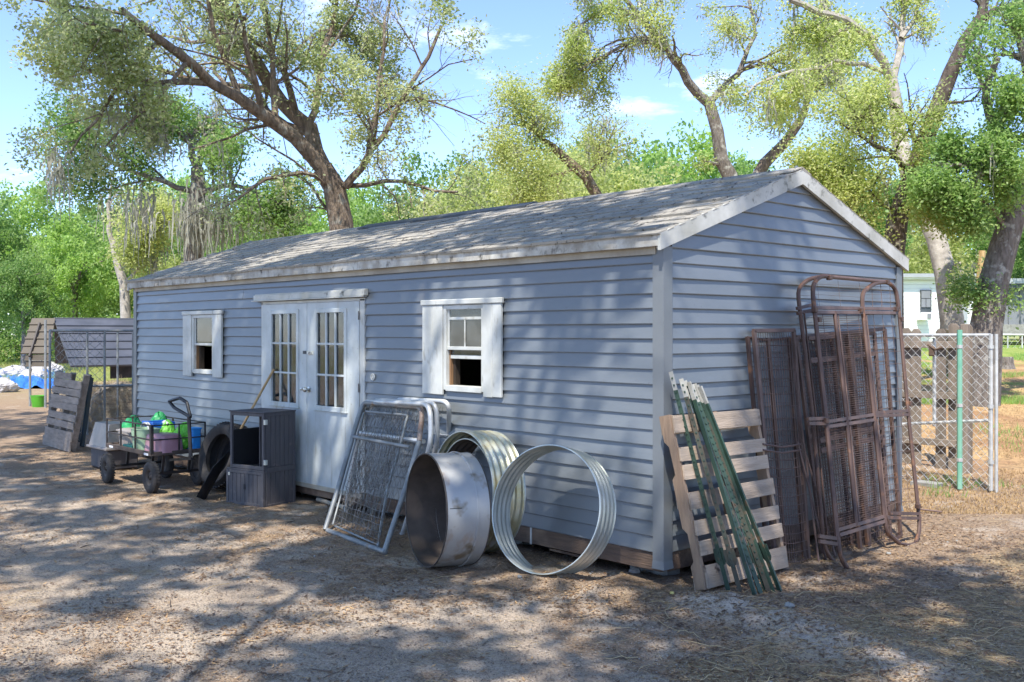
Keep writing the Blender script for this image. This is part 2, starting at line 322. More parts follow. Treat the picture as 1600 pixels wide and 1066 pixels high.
    def build(s, name, m, parent=None, smooth=False, **kw):
        me = bpy.data.meshes.new(name); org = ORG.get(parent.name, (0, 0, 0)) if parent else (0, 0, 0)
        me.from_pydata([(a - org[0], b - org[1], c - org[2]) for a, b, c in s.v], [], s.f); me.materials.append(m)
        o = bpy.data.objects.new(name, me); COL.objects.link(o)
        if smooth:
            me.polygons.foreach_set('use_smooth', [True] * len(me.polygons)); 
            try: me.set_sharp_from_angle(angle=R(40))
            except Exception: pass
        if parent: o.parent = parent; ORG[o.name] = org
        for k, v_ in kw.items(): o[k] = v_
        return o
def thing(name, label, cat, loc=(0, 0, 0), group=None):
    o = bpy.data.objects.new(name, None); COL.objects.link(o); o.location = [float(v_) for v_ in loc]; o['label'] = label; o['category'] = cat
    o.empty_display_size = .2
    if group: o['group'] = group
    ORG[o.name] = tuple(float(v_) for v_ in loc); return o
def tag(o, label, cat, group=None):
    o['label'] = label; o['category'] = cat
    if group: o['group'] = group
    return o
def npmesh(name, V, Fq, m, parent=None, **kw):
    """V: (n,3), Fq: (k,4) quads"""
    me = bpy.data.meshes.new(name); V = np.asarray(V, np.float32); Fq = np.asarray(Fq, np.int32)
    if parent: V = V - np.array(ORG.get(parent.name, (0, 0, 0)), np.float32)
    me.vertices.add(len(V)); me.vertices.foreach_set('co', V.ravel()); k = Fq.shape[1]
    me.loops.add(Fq.size); me.loops.foreach_set('vertex_index', Fq.ravel()); me.polygons.add(len(Fq))
    me.polygons.foreach_set('loop_start', np.arange(0, Fq.size, k, dtype=np.int32)); me.polygons.foreach_set('loop_total', np.full(len(Fq), k, np.int32))
    me.update(calc_edges=True); me.materials.append(m)
    o = bpy.data.objects.new(name, me); COL.objects.link(o)
    if parent: o.parent = parent; ORG[o.name] = ORG.get(parent.name, (0, 0, 0))
    for q, v_ in kw.items(): o[q] = v_
    return o
def rounded(pts, r, n=5, closed=False):
    """polyline with its corners rounded"""
    pts = [np.array(p, float) for p in pts]; out = []; k = len(pts)
    for i in range(k):
        if not closed and i in (0, k - 1): out.append(pts[i]); continue
        p, a, b = pts[i], pts[i - 1], pts[(i + 1) % k]; da = a - p; db = b - p; la = np.linalg.norm(da); lb = np.linalg.norm(db); q = min(r, la * .45, lb * .45)
        A = p + da / la * q; B = p + db / lb * q
        for t in np.linspace(0, 1, n): out.append((1 - t) ** 2 * A + 2 * t * (1 - t) * p + t * t * B)
    return out

# ================================================================== GROUND
def axis(lo, hi, f0, f1, fine, grow):
    a = list(np.arange(f0, f1 + 1e-6, fine)); st = fine; x = f1
    while x < hi: st *= grow; x += st; a.append(x)
    st = fine; x = f0
    while x > lo: st *= grow; x -= st; a.insert(0, x)
    return np.array(a)
gx = axis(-320, 260, -8.0, 5.2, .036, 1.045); gy = axis(-60, 330, -4.6, 3.2, .036, 1.045)
GX, GY = np.meshgrid(gx, gy); GZ = gh(GX, GY)
nx, ny = len(gx), len(gy); I = np.arange(nx * ny).reshape(ny, nx)
FQ = np.stack([I[:-1, :-1], I[:-1, 1:], I[1:, 1:], I[1:, :-1]], -1).reshape(-1, 4)
def groundmat():
    m = bpy.data.materials.new('ground'); m.use_nodes = True; t = m.node_tree; n = t.nodes; l = t.links; p = n['Principled BSDF']; p.inputs['Roughness'].default_value = .95; p.inputs['Specular IOR Level'].default_value = .15
    g = n.new('ShaderNodeNewGeometry'); P = g.outputs['Position']
    def noise(s, d=5, r=.6, st=None):
        z = n.new('ShaderNodeTexNoise'); z.inputs['Scale'].default_value = s; z.inputs['Detail'].default_value = d; z.inputs['Roughness'].default_value = r
        if st:
            mp = n.new('ShaderNodeMapping'); mp.inputs['Scale'].default_value = st; l.new(P, mp.inputs[0]); l.new(mp.outputs[0], z.inputs[0])
        else: l.new(P, z.inputs[0])
        return z.outputs[0]
    def mr(o, a, b, c=0., d=1.):
        r = n.new('ShaderNodeMapRange'); r.interpolation_type = 'SMOOTHSTEP'
        for k, v_ in zip((1, 2, 3, 4), (a, b, c, d)): r.inputs[k].default_value = v_
        l.new(o, r.inputs[0]); return r.outputs[0]
    def mix(f, a, b):
        x = n.new('ShaderNodeMixRGB'); l.new(f, x.inputs[0])
        for k, q in ((1, a), (2, b)):
            if isinstance(q, tuple): x.inputs[k].default_value = (*q, 1)
            else: l.new(q, x.inputs[k])
        return x.outputs[0]
    def math_(op, a, b=None):
        x = n.new('ShaderNodeMath'); x.operation = op
        for k, q in ((0, a), (1, b)):
            if q is None: continue
            if isinstance(q, (int, float)): x.inputs[k].default_value = q
            else: l.new(q, x.inputs[k])
        return x.outputs[0]
    sep = n.new('ShaderNodeSeparateXYZ'); l.new(P, sep.inputs[0]); X, Y = sep.outputs[0], sep.outputs[1]
    sand = mix(mr(noise(1.3, 6), .35, .65), (.50, .405, .305), (.38, .30, .225))
    sand = mix(mr(noise(55, 6, .7), .48, .68), sand, (.19, .145, .112))       # fine crumbs of litter
    sand = mix(mr(noise(130, 3, .7), .60, .70), sand, (.46, .42, .37))
    litter = mix(mr(noise(38, 6, .75, (1, 1.8, 1)), .38, .62), (.38, .27, .18), (.20, .14, .092))
    litter = mix(mr(noise(90, 3, .7), .58, .68), litter, (.42, .33, .22))
    # litter gathers along the shed and further back, the drive in front is bare sand
    near = mr(Y, -2.3, -.3); lit = math_('ADD', math_('MULTIPLY', near, .38), math_('MULTIPLY', mr(X, -5, -9), .12))
    lm = mr(math_('ADD', noise(1.7, 6, .65), math_('MULTIPLY', lit, .42)), .52, .64)
    c = mix(lm, sand, litter)
    straw = mix(mr(noise(30, 6, .75, (1, 2.2, 1)), .35, .65), (.44, .34, .20), (.24, .165, .095))
    st_ = mr(math_('ADD', noise(.9, 5), math_('MULTIPLY', mr(X, .7, 2.2), .33)), .60, .76)
    c = mix(st_, c, straw)
    # grass and orange straw of the paddock behind on the right
    far = mr(Y, 6.2, 9); pad = mix(mr(noise(.5, 6, .6, (1, 1, 1)), .40, .6), (.50, .33, .16), (.34, .19, .10)); pad = mix(mr(noise(8, 6, .7), .45, .7), pad, (.24, .16, .08))
    grass = mix(mr(noise(3, 6, .7), .4, .65), (.17, .26, .05), (.33, .34, .10))
    gm = mr(math_('ADD', noise(.35, 5, .6), math_('MULTIPLY', mr(Y, 16, 34), .35)), .56, .66)
    pad = mix(gm, pad, grass)
    at_ = n.new('ShaderNodeAttribute'); at_.attribute_name = 'bare'; c = mix(at_.outputs['Fac'], c, mix(mr(noise(22, 6, .7), .45, .62), (.52, .435, .345), (.36, .29, .23)))
    c = mix(far, c, pad)
    lf = mr(X, -22, -40); c = mix(math_('MULTIPLY', lf, mr(noise(.2, 5), .35, .55)), c, (.30, .30, .12))
    l.new(c, p.inputs['Base Color'])
    h = math_('ADD', math_('MULTIPLY', noise(24, 8, .7), .02), math_('MULTIPLY', noise(110, 5, .7), .008))
    b = n.new('ShaderNodeBump'); b.inputs['Strength'].default_value = 1; b.inputs['Distance'].default_value = 1.0; l.new(h, b.inputs['Height']); l.new(b.outputs[0], p.inputs['Normal'])
    return m
gr = npmesh('ground', np.stack([GX.ravel(), GY.ravel(), GZ.ravel()], -1), FQ, groundmat())
gr.data.polygons.foreach_set('use_smooth', [True] * len(gr.data.polygons)); gr['kind'] = 'structure'
_d, _t = segdist(GX.ravel(), GY.ravel(), (.6, -.2), (2.2, -.62)); _b = np.clip(1.5 - _d / (.20 + .25 * (fbm(GX.ravel() * 4, GY.ravel() * 4, 3) + .3)), 0, 1)
at_ = gr.data.attributes.new('bare', 'FLOAT', 'POINT'); at_.data.foreach_set('value', _b.astype(np.float32))

# ================================================================== SHED
L_, WD = 9.755, 3.655; Z0, PIT = .215, .1145; ZE = 2.515
rng = random.Random(4)
shed = thing('storage_shed', 'long grey blue lap sided shed with weathered shingle roof and white double doors', 'shed', (-L_ / 2, WD / 2, 0))
# openings in the front wall: x0,x1,z0,z1
DO = (-6.02, -3.88, .215, 2.215); WL = (-8.10, -6.995, 1.335, 2.10); WR = (-2.885, -1.755, 1.325, 2.125)
OPEN = [DO, (WL[0] + .06, WL[1] - .06, WL[2], WL[3]), (WR[0] + .06, WR[1] - .06, WR[2], WR[3])]
# wall sheathing (behind the boards)
b = MB(); xs = sorted({-L_ + .08, -.08} | {o[0] for o in OPEN} | {o[1] for o in OPEN})
for x0, x1 in zip(xs[:-1], xs[1:]):
    o = [q for q in OPEN if abs(q[0] - x0) < 1e-6 and abs(q[1] - x1) < 1e-6]
    spans = [(.2, o[0][2]), (o[0][3], ZE)] if o else [(.2, ZE)]
    for a, c in spans:
        if c - a > .01: b.bx((x0, .012, a), (x1, .09, c))
b.build('wall', M['inner'], shed)
b = MB()
b.bx((-L_ + .08, WD - .09, .2), (-.08, WD - .012, ZE)); 
for x0, x1 in ((-.09, -.012), (-L_ + .012, -L_ + .09)):
    b.prism([(x0, .012, .2), (x0, WD - .012, .2), (x0, WD - .012, 2.52), (x0, WD / 2, 3.15), (x0, .012, 2.52)], (x1 - x0, 0, 0))
b.build('wall', M['inner'], shed)
MB().bx((-L_ + .01, .01, .19), (-.01, WD - .01, .235)).build('floor', M['inner'], shed)
# lap boards
def board_profile(z, h=PIT):
    return [(.0095, z + h + .012), (-.004, z + h + .010), (-.024, z + .006), (-.022, z), (.0095, z)]
nb = 0
for k in range(21):
    z = Z0 + k * PIT; zt = min(z + PIT, ZE)
    if z > ZE - .02: break
    segs = [(-L_ + .075, -.078)]; extra = []
    for o in (DO, WL, WR):
        if o[2] < z + PIT - .01 and o[3] > z + .02:
            ns = []
            for a, c in segs:
                if o[1] <= a or o[0] >= c: ns.append((a, c)); continue
                if o[0] - a > .01: ns.append((a, o[0] + .012))
                if c - o[1] > .01: ns.append((o[1] - .012, c))
            segs = ns
            if z + .015 < o[2] < z + PIT - .01: extra.append((o[0] - .012, o[1] + .012, z, o[2] + .008))
            if z + .02 < o[3] < z + PIT - .015 and o is not DO: extra.append((o[0] - .012, o[1] + .012, o[3] + .002, zt))
    zz0 = z
    for a, c, z, zt in [(a, c, zz0, zt) for a, c in segs] + extra:
        cuts = [a]
        if c - a > 4.2: cuts.append(a + rng.uniform(1.6, c - a - 1.6))
        cuts.append(c)
        for u, v_ in zip(cuts[:-1], cuts[1:]):
            dz = rng.uniform(-.0016, .0016); dy = rng.uniform(-.002, .0015); n = max(2, int((v_ - u) / .5) + 1)
            V = []; Fc = []
            for q in range(n):
                x = u + (v_ - u) * q / (n - 1) - (.0012 if q == n - 1 and v_ != c else 0); wv = .0022 * math.sin(x * 3.1 + k * 1.7) + .0015 * math.sin(x * 7.7 + k)
                # the crumpled courses left of the doors
                wv -= .016 * math.exp(-((x + 6.45) / .28) ** 2) * max(0, math.sin(k * 2.2)) * (1 if 6 <= k <= 10 else 0)
                pr = board_profile(z, zt - z) 
                for (yy, zz) in pr: V.append((x, yy + dy + (wv if yy < 0 else 0), zz + dz))
            m_ = len(pr)
            for q in range(n - 1):
                for i in range(m_): j = (i + 1) % m_; Fc.append((q * m_ + i, q * m_ + j, (q + 1) * m_ + j, (q + 1) * m_ + i))
            Fc += [tuple(range(m_ - 1, -1, -1)), tuple((n - 1) * m_ + i for i in range(m_))]
            MB().add(V, Fc).build('siding_board', M['siding'], shed); nb += 1
def roofz(y): return 3.275 - .352 * abs(y - WD / 2)
# gable boards (both gables)
for side, x0 in ((1, 0.), (-1, -L_)):
    for k in range(28):
        z = Z0 + k * PIT; zb = z + PIT + .01
        def half(zz):      # the span between the roof slopes at height zz
            lim = (3.275 - .045 - zz) / .352
            return min(WD / 2 - .078, lim)
        ha, hb = half(z), half(zb)
        if ha < .06: break
        hb = max(hb, .01); c0 = WD / 2; dx = rng.uniform(-.0015, .0015); n = 7; V = []; Fc = []
        for q in range(n):
            t = q / (n - 1) * 2 - 1; wv = .002 * math.sin(t * 5 + k * 2.1)
            for (o_, top) in ((-.0095, 1), (.004, 1), (.022, 0), (.020, 0), (-.0095, 0)):
                zz = zb if top else (z + .006 if o_ == .022 else z)
                V.append((x0 + side * (o_ + dx + (wv if o_ > 0 else 0)), c0 + t * (hb if top else ha), zz))
        for q in range(n - 1):
            for i in range(5): j = (i + 1) % 5; Fc.append((q * 5 + i, q * 5 + j, (q + 1) * 5 + j, (q + 1) * 5 + i))
        Fc += [tuple(range(4, -1, -1)), tuple((n - 1) * 5 + i for i in range(5))]
        MB().add(V, Fc).build('siding_board', M['siding'], shed)
# corner trims
for (x, y, sx, sy) in ((0, 0, 1, -1), (0, WD, 1, 1), (-L_, 0, -1, -1), (-L_, WD, -1, 1)):
    t = MB(); o = .030
    poly = [(x + sx * o, y + sy * o), (x + sx * o, y - sy * .075), (x + sx * .0, y - sy * .075), (x + sx * .0, y), (x - sx * .075, y), (x - sx * .075, y + sy * o)]
    flare = .012
    V = [(px, py, 2.512) for px, py in poly] + [(px, py, .16) for px, py in poly] + [(px + (sx * flare if abs(px - x - sx * o) < 1e-6 else 0), py + (sy * flare if abs(py - y - sy * o) < 1e-6 else 0), .10) for px, py in poly]
    Fc = []
    for lv in (0, 1):
        for i in range(6): j = (i + 1) % 6; Fc.append((lv * 6 + i, lv * 6 + j, lv * 6 + 6 + j, lv * 6 + 6 + i))
    Fc += [tuple(range(5, -1, -1)), tuple(12 + i for i in range(6))]
    t.add(V, Fc).build('corner_trim', M['trim_grey'], shed)
# base: rim boards, with joints, and blocks below
for (a, c) in ((-9.74, -6.1), (-6.094, -3.2), (-3.194, -1.42), (-1.412, -.01)):
    MB().bx((a, -.012, .075), (c, .055, .213), .004).build('rim_board', M['base'], shed)
MB().bx((-1.425, -.018, .07), (-1.405, -.0125, .22)).build('joint_plate', M['galvwhite'], shed)
for (a, c) in ((.057, 1.9), (1.906, 3.64)):
    MB().bx((-.055, a, .075), (.012, c, .213), .004).build('rim_board', M['base'], shed)
MB().bx((-6.0, -.05, .155), (-3.9, -.013, .205), .004).build('threshold', M['frieze'], shed)
for x in (-9.2, -7.4, -5.6, -4.0, -2.2, -.55):
    for y in (.25, 1.7, 3.3):
        MB().bx((x, y, gz(x, y) - .05), (x + .38, y + .18, .076), .008).jit(.004, rng).build('concrete_block', M['block'], shed)
for y in (.35, 1.75, 3.2): MB().bx((-9.7, y, .08), (-.06, y + .09, .188)).build('skid_beam', M['base'], shed)
# eave fascia (dirty white), frieze strip, soffit; rakes
def slab(poly, t, name, m_): return MB().prism(poly, t).build(name, m_, shed)
EA = [-9.83, -7.35, -6.3, -5.72, -3.9, -2.2, .034]
for sy, yb in ((-1, -.10), (1, WD + .10)):
    for a, c in zip(EA[:-1], EA[1:]):
        dz = rng.uniform(-.004, .004)
        MB().bx((a, min(yb, yb - sy * .022), 2.505 + dz), (c - .002, max(yb, yb - sy * .022), 2.60 + dz), .003).build('fascia_board', M['fascia'], shed)
    MB().bx((-9.8, min(yb - sy * .024, -sy * .0 + (0 if sy < 0 else WD)) if sy < 0 else WD + .012, 2.512), (.03, -.034 if sy < 0 else WD + .077, 2.524)).build('soffit', M['frieze'], shed)
MB().bx((-9.72, -.042, 2.455), (-.04, -.030, 2.511)).build('frieze_board', M['frieze'], shed)
for x0, x1 in ((.035, .062), (-L_ - .062, -L_ - .035)):
    for s_ in (-1, 1):
        c = WD / 2; ye = c + s_ * (c + .105); zt = lambda y: roofz(y) + .006
        poly = [(x0, c + s_ * .001, zt(c)), (x0, ye, zt(ye)), (x0, ye, zt(ye) - .125), (x0, c + s_ * .001, zt(c) - .13)]
        slab(poly, (x1 - x0, 0, 0), 'rake_board', M['rake'])
        sgn = 1 if x0 > 0 else -1
        xi = x0 - .040 if x0 > 0 else x1 + .001     # narrow brown soffit strip behind the rake
        poly = [(xi, c + s_ * .002, zt(c) - .10), (xi, ye - s_ * .03, zt(ye) - .095), (xi, ye - s_ * .03, zt(ye) - .108), (xi, c + s_ * .002, zt(c) - .113)]
        slab(poly, (.038, 0, 0), 'rake_soffit', M['frieze'])
# roof deck and shingles
for s_ in (-1, 1):
    c = WD / 2; ye = c + s_ * (c + .098)
    poly = [(-9.83, c, roofz(c) - .008), (-9.83, ye, roofz(ye) - .008), (-9.83, ye, roofz(ye) - .03), (-9.83, c, roofz(c) - .03)]
    MB().prism(poly, (9.86, 0, 0)).build('roof_deck', M['roofdeck'], shed)
NC = 14; run = (WD / 2 + .115); sl_len = math.hypot(run, run * .352); ex = sl_len / NC; ang = math.atan(.352)
def shingle_mesh(tabs, wd):
    m_ = MB(); m_.bx((0, .10, 0), (wd, ex + .03, .005)); n = len(tabs)
    for a, c, th in tabs: m_.bx((a, -.004, 0), (c, .10, th))
    return m_
SH = []
for q in range(6):
    r_ = random.Random(q); tb = []; x = .002
    for k in range(3):
        a = x; c = (k + 1) * .305 - .004; tb.append((a, c, r_.uniform(.017, .026))); x = c + .008
    mm = shingle_mesh(tb, .913); me = bpy.data.meshes.new('shingle'); me.from_pydata([(a_, b_, c_) for a_, b_, c_ in mm.v], [], mm.f); me.materials.append(M['shingle']); SH.append(me)
for s_ in (-1, 1):
    nrow = NC
    for k in range(nrow):
        off = (k % 3) * .305
        x = -9.84 - off; 
        while x < .05:
            xa = max(x, -9.84); xb = min(x + .915, .064)
            if xb - xa > .04:
                d = k * ex; yl = s_ * (run - d * math.cos(ang)); zl = roofz(WD / 2) - run * .352 + d * math.sin(ang) + .002
                if k == nrow - 1 and False: pass
                if xb - xa > .912: me = SH[rng.randrange(6)]
                else:
                    mm = shingle_mesh([(0.002, xb - xa - .004, .011)], xb - xa); me = bpy.data.meshes.new('shingle'); me.from_pydata(mm.v, [], mm.f); me.materials.append(M['shingle'])
                o = bpy.data.objects.new('shingle', me); COL.objects.link(o); o.parent = shed
                lift = rng.uniform(0, .004) ; skew = rng.uniform(-.002, .002)
                ca, sa = math.cos(ang - lift), math.sin(ang - lift)
                sag = -.012 * math.sin((x + 10) * .9) - .01 * math.sin(x * 2.3 + 1)
                if s_ < 0: mt = Matrix(((1, 0, 0, xa), (skew, ca, -sa, WD / 2 + yl), (0, sa, ca, zl + sag * .4), (0, 0, 0, 1)))
                else: mt = Matrix(((-1, 0, 0, xb), (0, -ca, sa, WD / 2 + yl), (0, sa, ca, zl + sag * .4), (0, 0, 0, 1)))
                o.matrix_local = Matrix.Translation(-Vector(ORG[shed.name])) @ mt
            x += .915
# fallen oak leaves and twigs caught on the front slope
rf_ = np.random.RandomState(12); n_ = 420; V = []
ys = rf_.uniform(-.09, 1.8, n_); xs_ = rf_.uniform(-9.8, .03, n_); ok_ = fbm(xs_ * 1.5, ys * 2.5, 3) > -.05; ys = ys[ok_]; xs_ = xs_[ok_]; n_ = len(ys); aa = rf_.uniform(0, 6.28, n_); ll = rf_.uniform(.015, .05, n_)
for i in range(n_):
    ux, uy = math.cos(aa[i]) * ll[i], math.sin(aa[i]) * ll[i]; z_ = roofz(ys[i]) + .036
    V += [(xs_[i] - ux, ys[i] - uy, z_ - .352 * uy), (xs_[i] + uy * .3, ys[i] - ux * .3, z_ + .004 - .352 * ux * .3), (xs_[i] + ux, ys[i] + uy, z_ + .352 * uy + .003), (xs_[i] - uy * .3, ys[i] + ux * .3, z_ + .004 + .352 * ux * .3)]
npmesh('fallen_leaves', V, np.arange(4 * n_).reshape(n_, 4), mat('roof_leaf', (.10, .065, .04), (.05, .035, .025), .9, bump=0, scale=9, coords='World'), shed, kind='stuff')
# ridge cap and ridge vent
x = -9.83
while x < .02:
    x2 = min(x + .31, .062); z = roofz(WD / 2) + .022 + rng.uniform(0, .004)
    V = [(x, WD / 2 - .14, z - .046), (x, WD / 2, z + .004), (x, WD / 2 + .14, z - .046), (x2 - .006, WD / 2 - .14, z - .046), (x2 - .006, WD / 2, z + .004), (x2 - .006, WD / 2 + .14, z - .046)]
    V += [(a_, b_, c_ - .010) for a_, b_, c_ in V]
    MB().add(V, [(0, 3, 4, 1), (1, 4, 5, 2), (7, 10, 9, 6), (8, 11, 10, 7), (0, 1, 7, 6), (1, 2, 8, 7), (4, 3, 9, 10), (5, 4, 10, 11), (3, 0, 6, 9), (2, 5, 11, 8)]).build('ridge_shingle', M['shingle'], shed)
    x = x2
zr = roofz(WD / 2)
rv = MB(); V = []
for x in (-6.53, -3.27):
    V += [(x, WD / 2 - .17, zr - .035), (x, WD / 2 - .165, zr - .012), (x, WD / 2, zr + .045), (x, WD / 2 + .165, zr - .012), (x, WD / 2 + .17, zr - .035), (x, WD / 2, zr + .03)]
rv.add(V, [(0, 6, 7, 1), (1, 7, 8, 2), (2, 8, 9, 3), (3, 9, 10, 4), (0, 1, 2, 5), (5, 2, 3, 4), (7, 6, 11, 8), (8, 11, 10, 9)]); rv.build('ridge_vent', M['darkmetal'], shed)

# ---------------------------------------------------------------- double doors
dx0, dx1, dz0, dz1 = DO
fr = MB()
fr.bx((dx0, -.03, dz0), (dx0 + .035, .06, dz1), .003); fr.bx((dx1 - .085, -.03, dz0), (dx1, .06, dz1), .003); fr.bx((dx0, -.03, dz1 - .02), (dx1, .06, dz1 + .012), .003)
fr.build('door_frame', M['white'], shed)
hd = MB(); hd.bx((dx0 - .11, -.075, 2.245), (dx1 + .06, -.022, 2.305), .004); hd.bx((dx0 - .13, -.095, 2.232), (dx1 + .04, -.022, 2.2445), .002); hd.bx((dx0 - .10, -.060, 2.306), (dx1 + .055, -.022, 2.318), .002)
hd.build('door_header', M['rake'], shed)
mid = -4.985
for (a, c, gx0, gx1) in ((dx0 + .038, mid - .004, -5.79, -5.15), (mid + .004, dx1 - .088, -4.815, -4.185)):
    gz0, gz1 = 1.03, 2.125
    d = MB(); y0, y1 = -.038, .006
    zb = dz0 + .004 - .02
    d.bx((a, y0, zb), (gx0 + .03, y1, dz1 - .022), .002); d.bx((gx1 - .03, y0, zb), (c, y1, dz1 - .022), .002)
    d.bx((gx0 + .03, y0, zb), (gx1 - .03, y1, gz0 + .03)); d.bx((gx0 + .03, y0, gz1 - .03), (gx1 - .03, y1, dz1 - .022))
    dr = d.build('door', M['door'], shed)
    # glazing frame and bars stand proud of the leaf
    g = MB(); t_ = .045
    g.bx((gx0, y0 - .016, gz0), (gx0 + t_, y0 + .01, gz1), .004); g.bx((gx1 - t_, y0 - .016, gz0), (gx1, y0 + .01, gz1), .004)
    g.bx((gx0 + t_ - .001, y0 - .0145, gz0), (gx1 - t_ + .001, y0 + .009, gz0 + t_), .004); g.bx((gx0 + t_ - .001, y0 - .0145, gz1 - t_), (gx1 - t_ + .001, y0 + .009, gz1), .004)
    g.bx((gx0 - .012, y0 - .022, gz0 - .012), (gx1 + .012, y0 + .009, gz0 + .004), .003)
    g.build('glazing_frame', M['door'], dr)
    ix0, ix1, iz0, iz1 = gx0 + t_, gx1 - t_, gz0 + t_, gz1 - t_; pw = (ix1 - ix0) / 3; ph = (iz1 - iz0) / 3
    for i in (1, 2):
        MB().bx((ix0 + i * pw - .011, y0 - .008, iz0), (ix0 + i * pw + .011, y0 + .012, iz1), .003).build('glazing_bar', M['door'], dr)
        MB().bx((ix0, y0 - .0065, iz0 + i * ph - .011), (ix1, y0 + .0105, iz0 + i * ph + .011), .003).build('glazing_bar', M['door'], dr)
    for i in range(3):
        for j in range(3):
            MB().bx((ix0 + i * pw + .001, -.026, iz0 + j * ph + .001), (ix0 + (i + 1) * pw - .001, -.022, iz0 + (j + 1) * ph - .001)).build('pane', M['glass'], dr)
    # sagging dusty cloth hanging inside the leaf
    cv = []; cf = []; nn = 30
    for q in range(nn):
        x = ix0 - .05 + (ix1 - ix0 + .1) * q / (nn - 1); yy = .12 + .02 * math.sin(q * 1.3) + .012 * math.sin(q * 2.9)
        cv += [(x, yy, gz0 - .2), (x, yy - .01, gz1 + .04)]
    for q in range(nn - 1): cf.append((2 * q, 2 * q + 2, 2 * q + 3, 2 * q + 1))
    cl = MB().add(cv, cf).build('window_cloth', mat('dusty_cloth', (.055, .055, .05), (.03, .03, .026), .9, scale=6, bump=0, coords='World'), dr, smooth=True)
    if a > mid - .1:
        MB().bx((ix0, .06, iz1 - .12), (ix1, .075, iz1 + .02), .002).build('white_rag', M['sack'], dr)
        kx = a + .045
        k = MB(); k.lathe([(.0, 0), (.032, 0), (.032, .008), (.012, .012), (.012, .035), (.026, .042), (.030, .055), (.024, .068), (0, .072)], (kx, y0, 1.24), (0, -1, 0), 20); k.build('door_knob', M['chrome'], dr, smooth=True)
        h_ = MB(); h_.bx((kx - .03, y0 - .006, 1.625), (kx + .10, y0 - .0005, 1.665), .002); h_.bx((kx - .008, y0 - .028, 1.63), (kx + .012, y0 - .006, 1.66), .003); h_.tube([(kx - .02, y0 - .012, 1.645), (kx + .03, y0 - .03, 1.62), (kx + .045, y0 - .012, 1.645)], .004, 6)
        h_.build('hasp', M['chrome'], dr, smooth=True)
        for z in (.45, 1.25, 2.0): MB().bx((c - .006, y0 - .008, z), (c + .012, y0 - .0005, z + .09), .002).build('hinge', M['oldwire'], dr)
    else:
        h_ = MB(); h_.bx((c - .075, y0 - .006, 1.63), (c - .004, y0 - .0005, 1.665), .002); h_.build('hasp', M['darkmetal'], dr)
        h_ = MB(); h_.lathe([(0, 0), (.02, 0), (.02, .01), (.01, .02), (.018, .04), (0, .045)], (c - .06, y0, 1.24), (0, -1, 0), 14); h_.build('door_knob', M['chrome'], dr, smooth=True)
# small round fitting right of the doors
MB().tube([(-3.73 + .03 * math.cos(a), -.03, 1.415 + .03 * math.sin(a)) for a in np.linspace(0, 6.283, 17)[:-1]], .007, 6, closed=True).bx((-3.745, -.034, 1.40), (-3.715, -.022, 1.43), .004).build('round_fitting', M['white'], shed)

# ---------------------------------------------------------------- windows
def window(o, la, ra, name_glass):
    x0, x1, z0, z1 = o
    wd = MB()
    ox0, ox1 = x0 + la, x1 - ra          # the opening
    wd.bx((ox0 - .004, -.04, z0 + .01), (ox0 + .035, .05, z1 - .004), .003); wd.bx((ox1 - .030, -.04, z0 + .01), (ox1 + .004, .05, z1 - .004), .003)
    wd.bx((ox0 + .035, -.038, z1 - .045), (ox1 - .030, .05, z1 - .005), .003); wd.bx((ox0 + .035, -.046, z0 + .0), (ox1 - .030, .05, z0 + .055), .004)
    w_ = wd.build('window', M['white'], shed)
    hd = MB(); hd.bx((x0 - .015, -.062, z1 - .002), (x1 + .015, -.024, z1 + .05), .008); hd.build('window_head', M['white'], w_)
    def planks(a, c, n):
        pw = (c - a) / n
        for i in range(n):
            dz = rng.uniform(-.012, .004)
            MB().bx((a + i * pw + .002, -.052 + rng.uniform(-.003, .003), z0 - .03 + dz), (a + (i + 1) * pw - .002, -.026, z1 - .004), .004).build('side_plank', M['white'], w_)
    planks(x0, ox0 - .006, 2); planks(ox1 + .006, x1, 2 if o is WR else 1)
    zm = (z0 + z1) / 2 + .0
    s = MB(); s.bx((ox0 + .035, -.025, zm - .018), (ox1 - .03, .0, zm + .014), .003); s.bx((ox0 + .0352, -.02, zm + .014), (ox0 + .06, .0, z1 - .046), .002); s.bx((ox1 - .052, -.02, zm + .014), (ox1 - .0302, .0, z1 - .046), .002)
    s.build('sash', M['white'], w_)
    MB().bx((ox0 + .06, -.012, zm + .014), (ox1 - .052, -.008, z1 - .046)).build('pane', name_glass, w_)
    MB().bx((ox0 + .036, .0, z0 + .056), (ox0 + .055, .10, zm - .019), .002).build('jamb_board', M['jamb'], w_)
    MB().bx((ox0 + .057, .03, z0 + .056), (ox0 + .088, .09, zm - .019), .002).build('jamb_board', M['inner'], w_)
    return w_, ox0, ox1, zm
w1, a1, b1, zm1 = window(WL, .26, .25, M['glass'])
MB().bx((a1 + .03, .13, 1.68), (b1 - .02, .14, 2.08)).build('poster', mat('faded_poster', (.075, .12, .085), (.22, .23, .06), .7, scale=3.5, bump=0, lo=.45, hi=.6), w1)
w2, a2, b2, zm2 = window(WR, .315, .25, M['glass2'])
MB().bx((a2 + .06, -.022, 1.985), (b2 - .052, -.0125, 2.01), .002).build('glazing_bar', M['white'], w2)
xm = (a2 + b2) / 2; MB().bx((xm - .008, -.020, zm2 + .015), (xm + .008, -.0128, 1.984), .002).build('glazing_bar', M['white'], w2)
MB().bx((a2 + .04, .002, zm2 - .10), (b2 - .032, .026, zm2 - .065), .003).build('sash_rail', M['white'], w2)
MB().bx((a2 + .041, .012, zm2 - .064), (b2 - .033, .016, zm2 - .02)).build('pane', M['glass2'], w2)

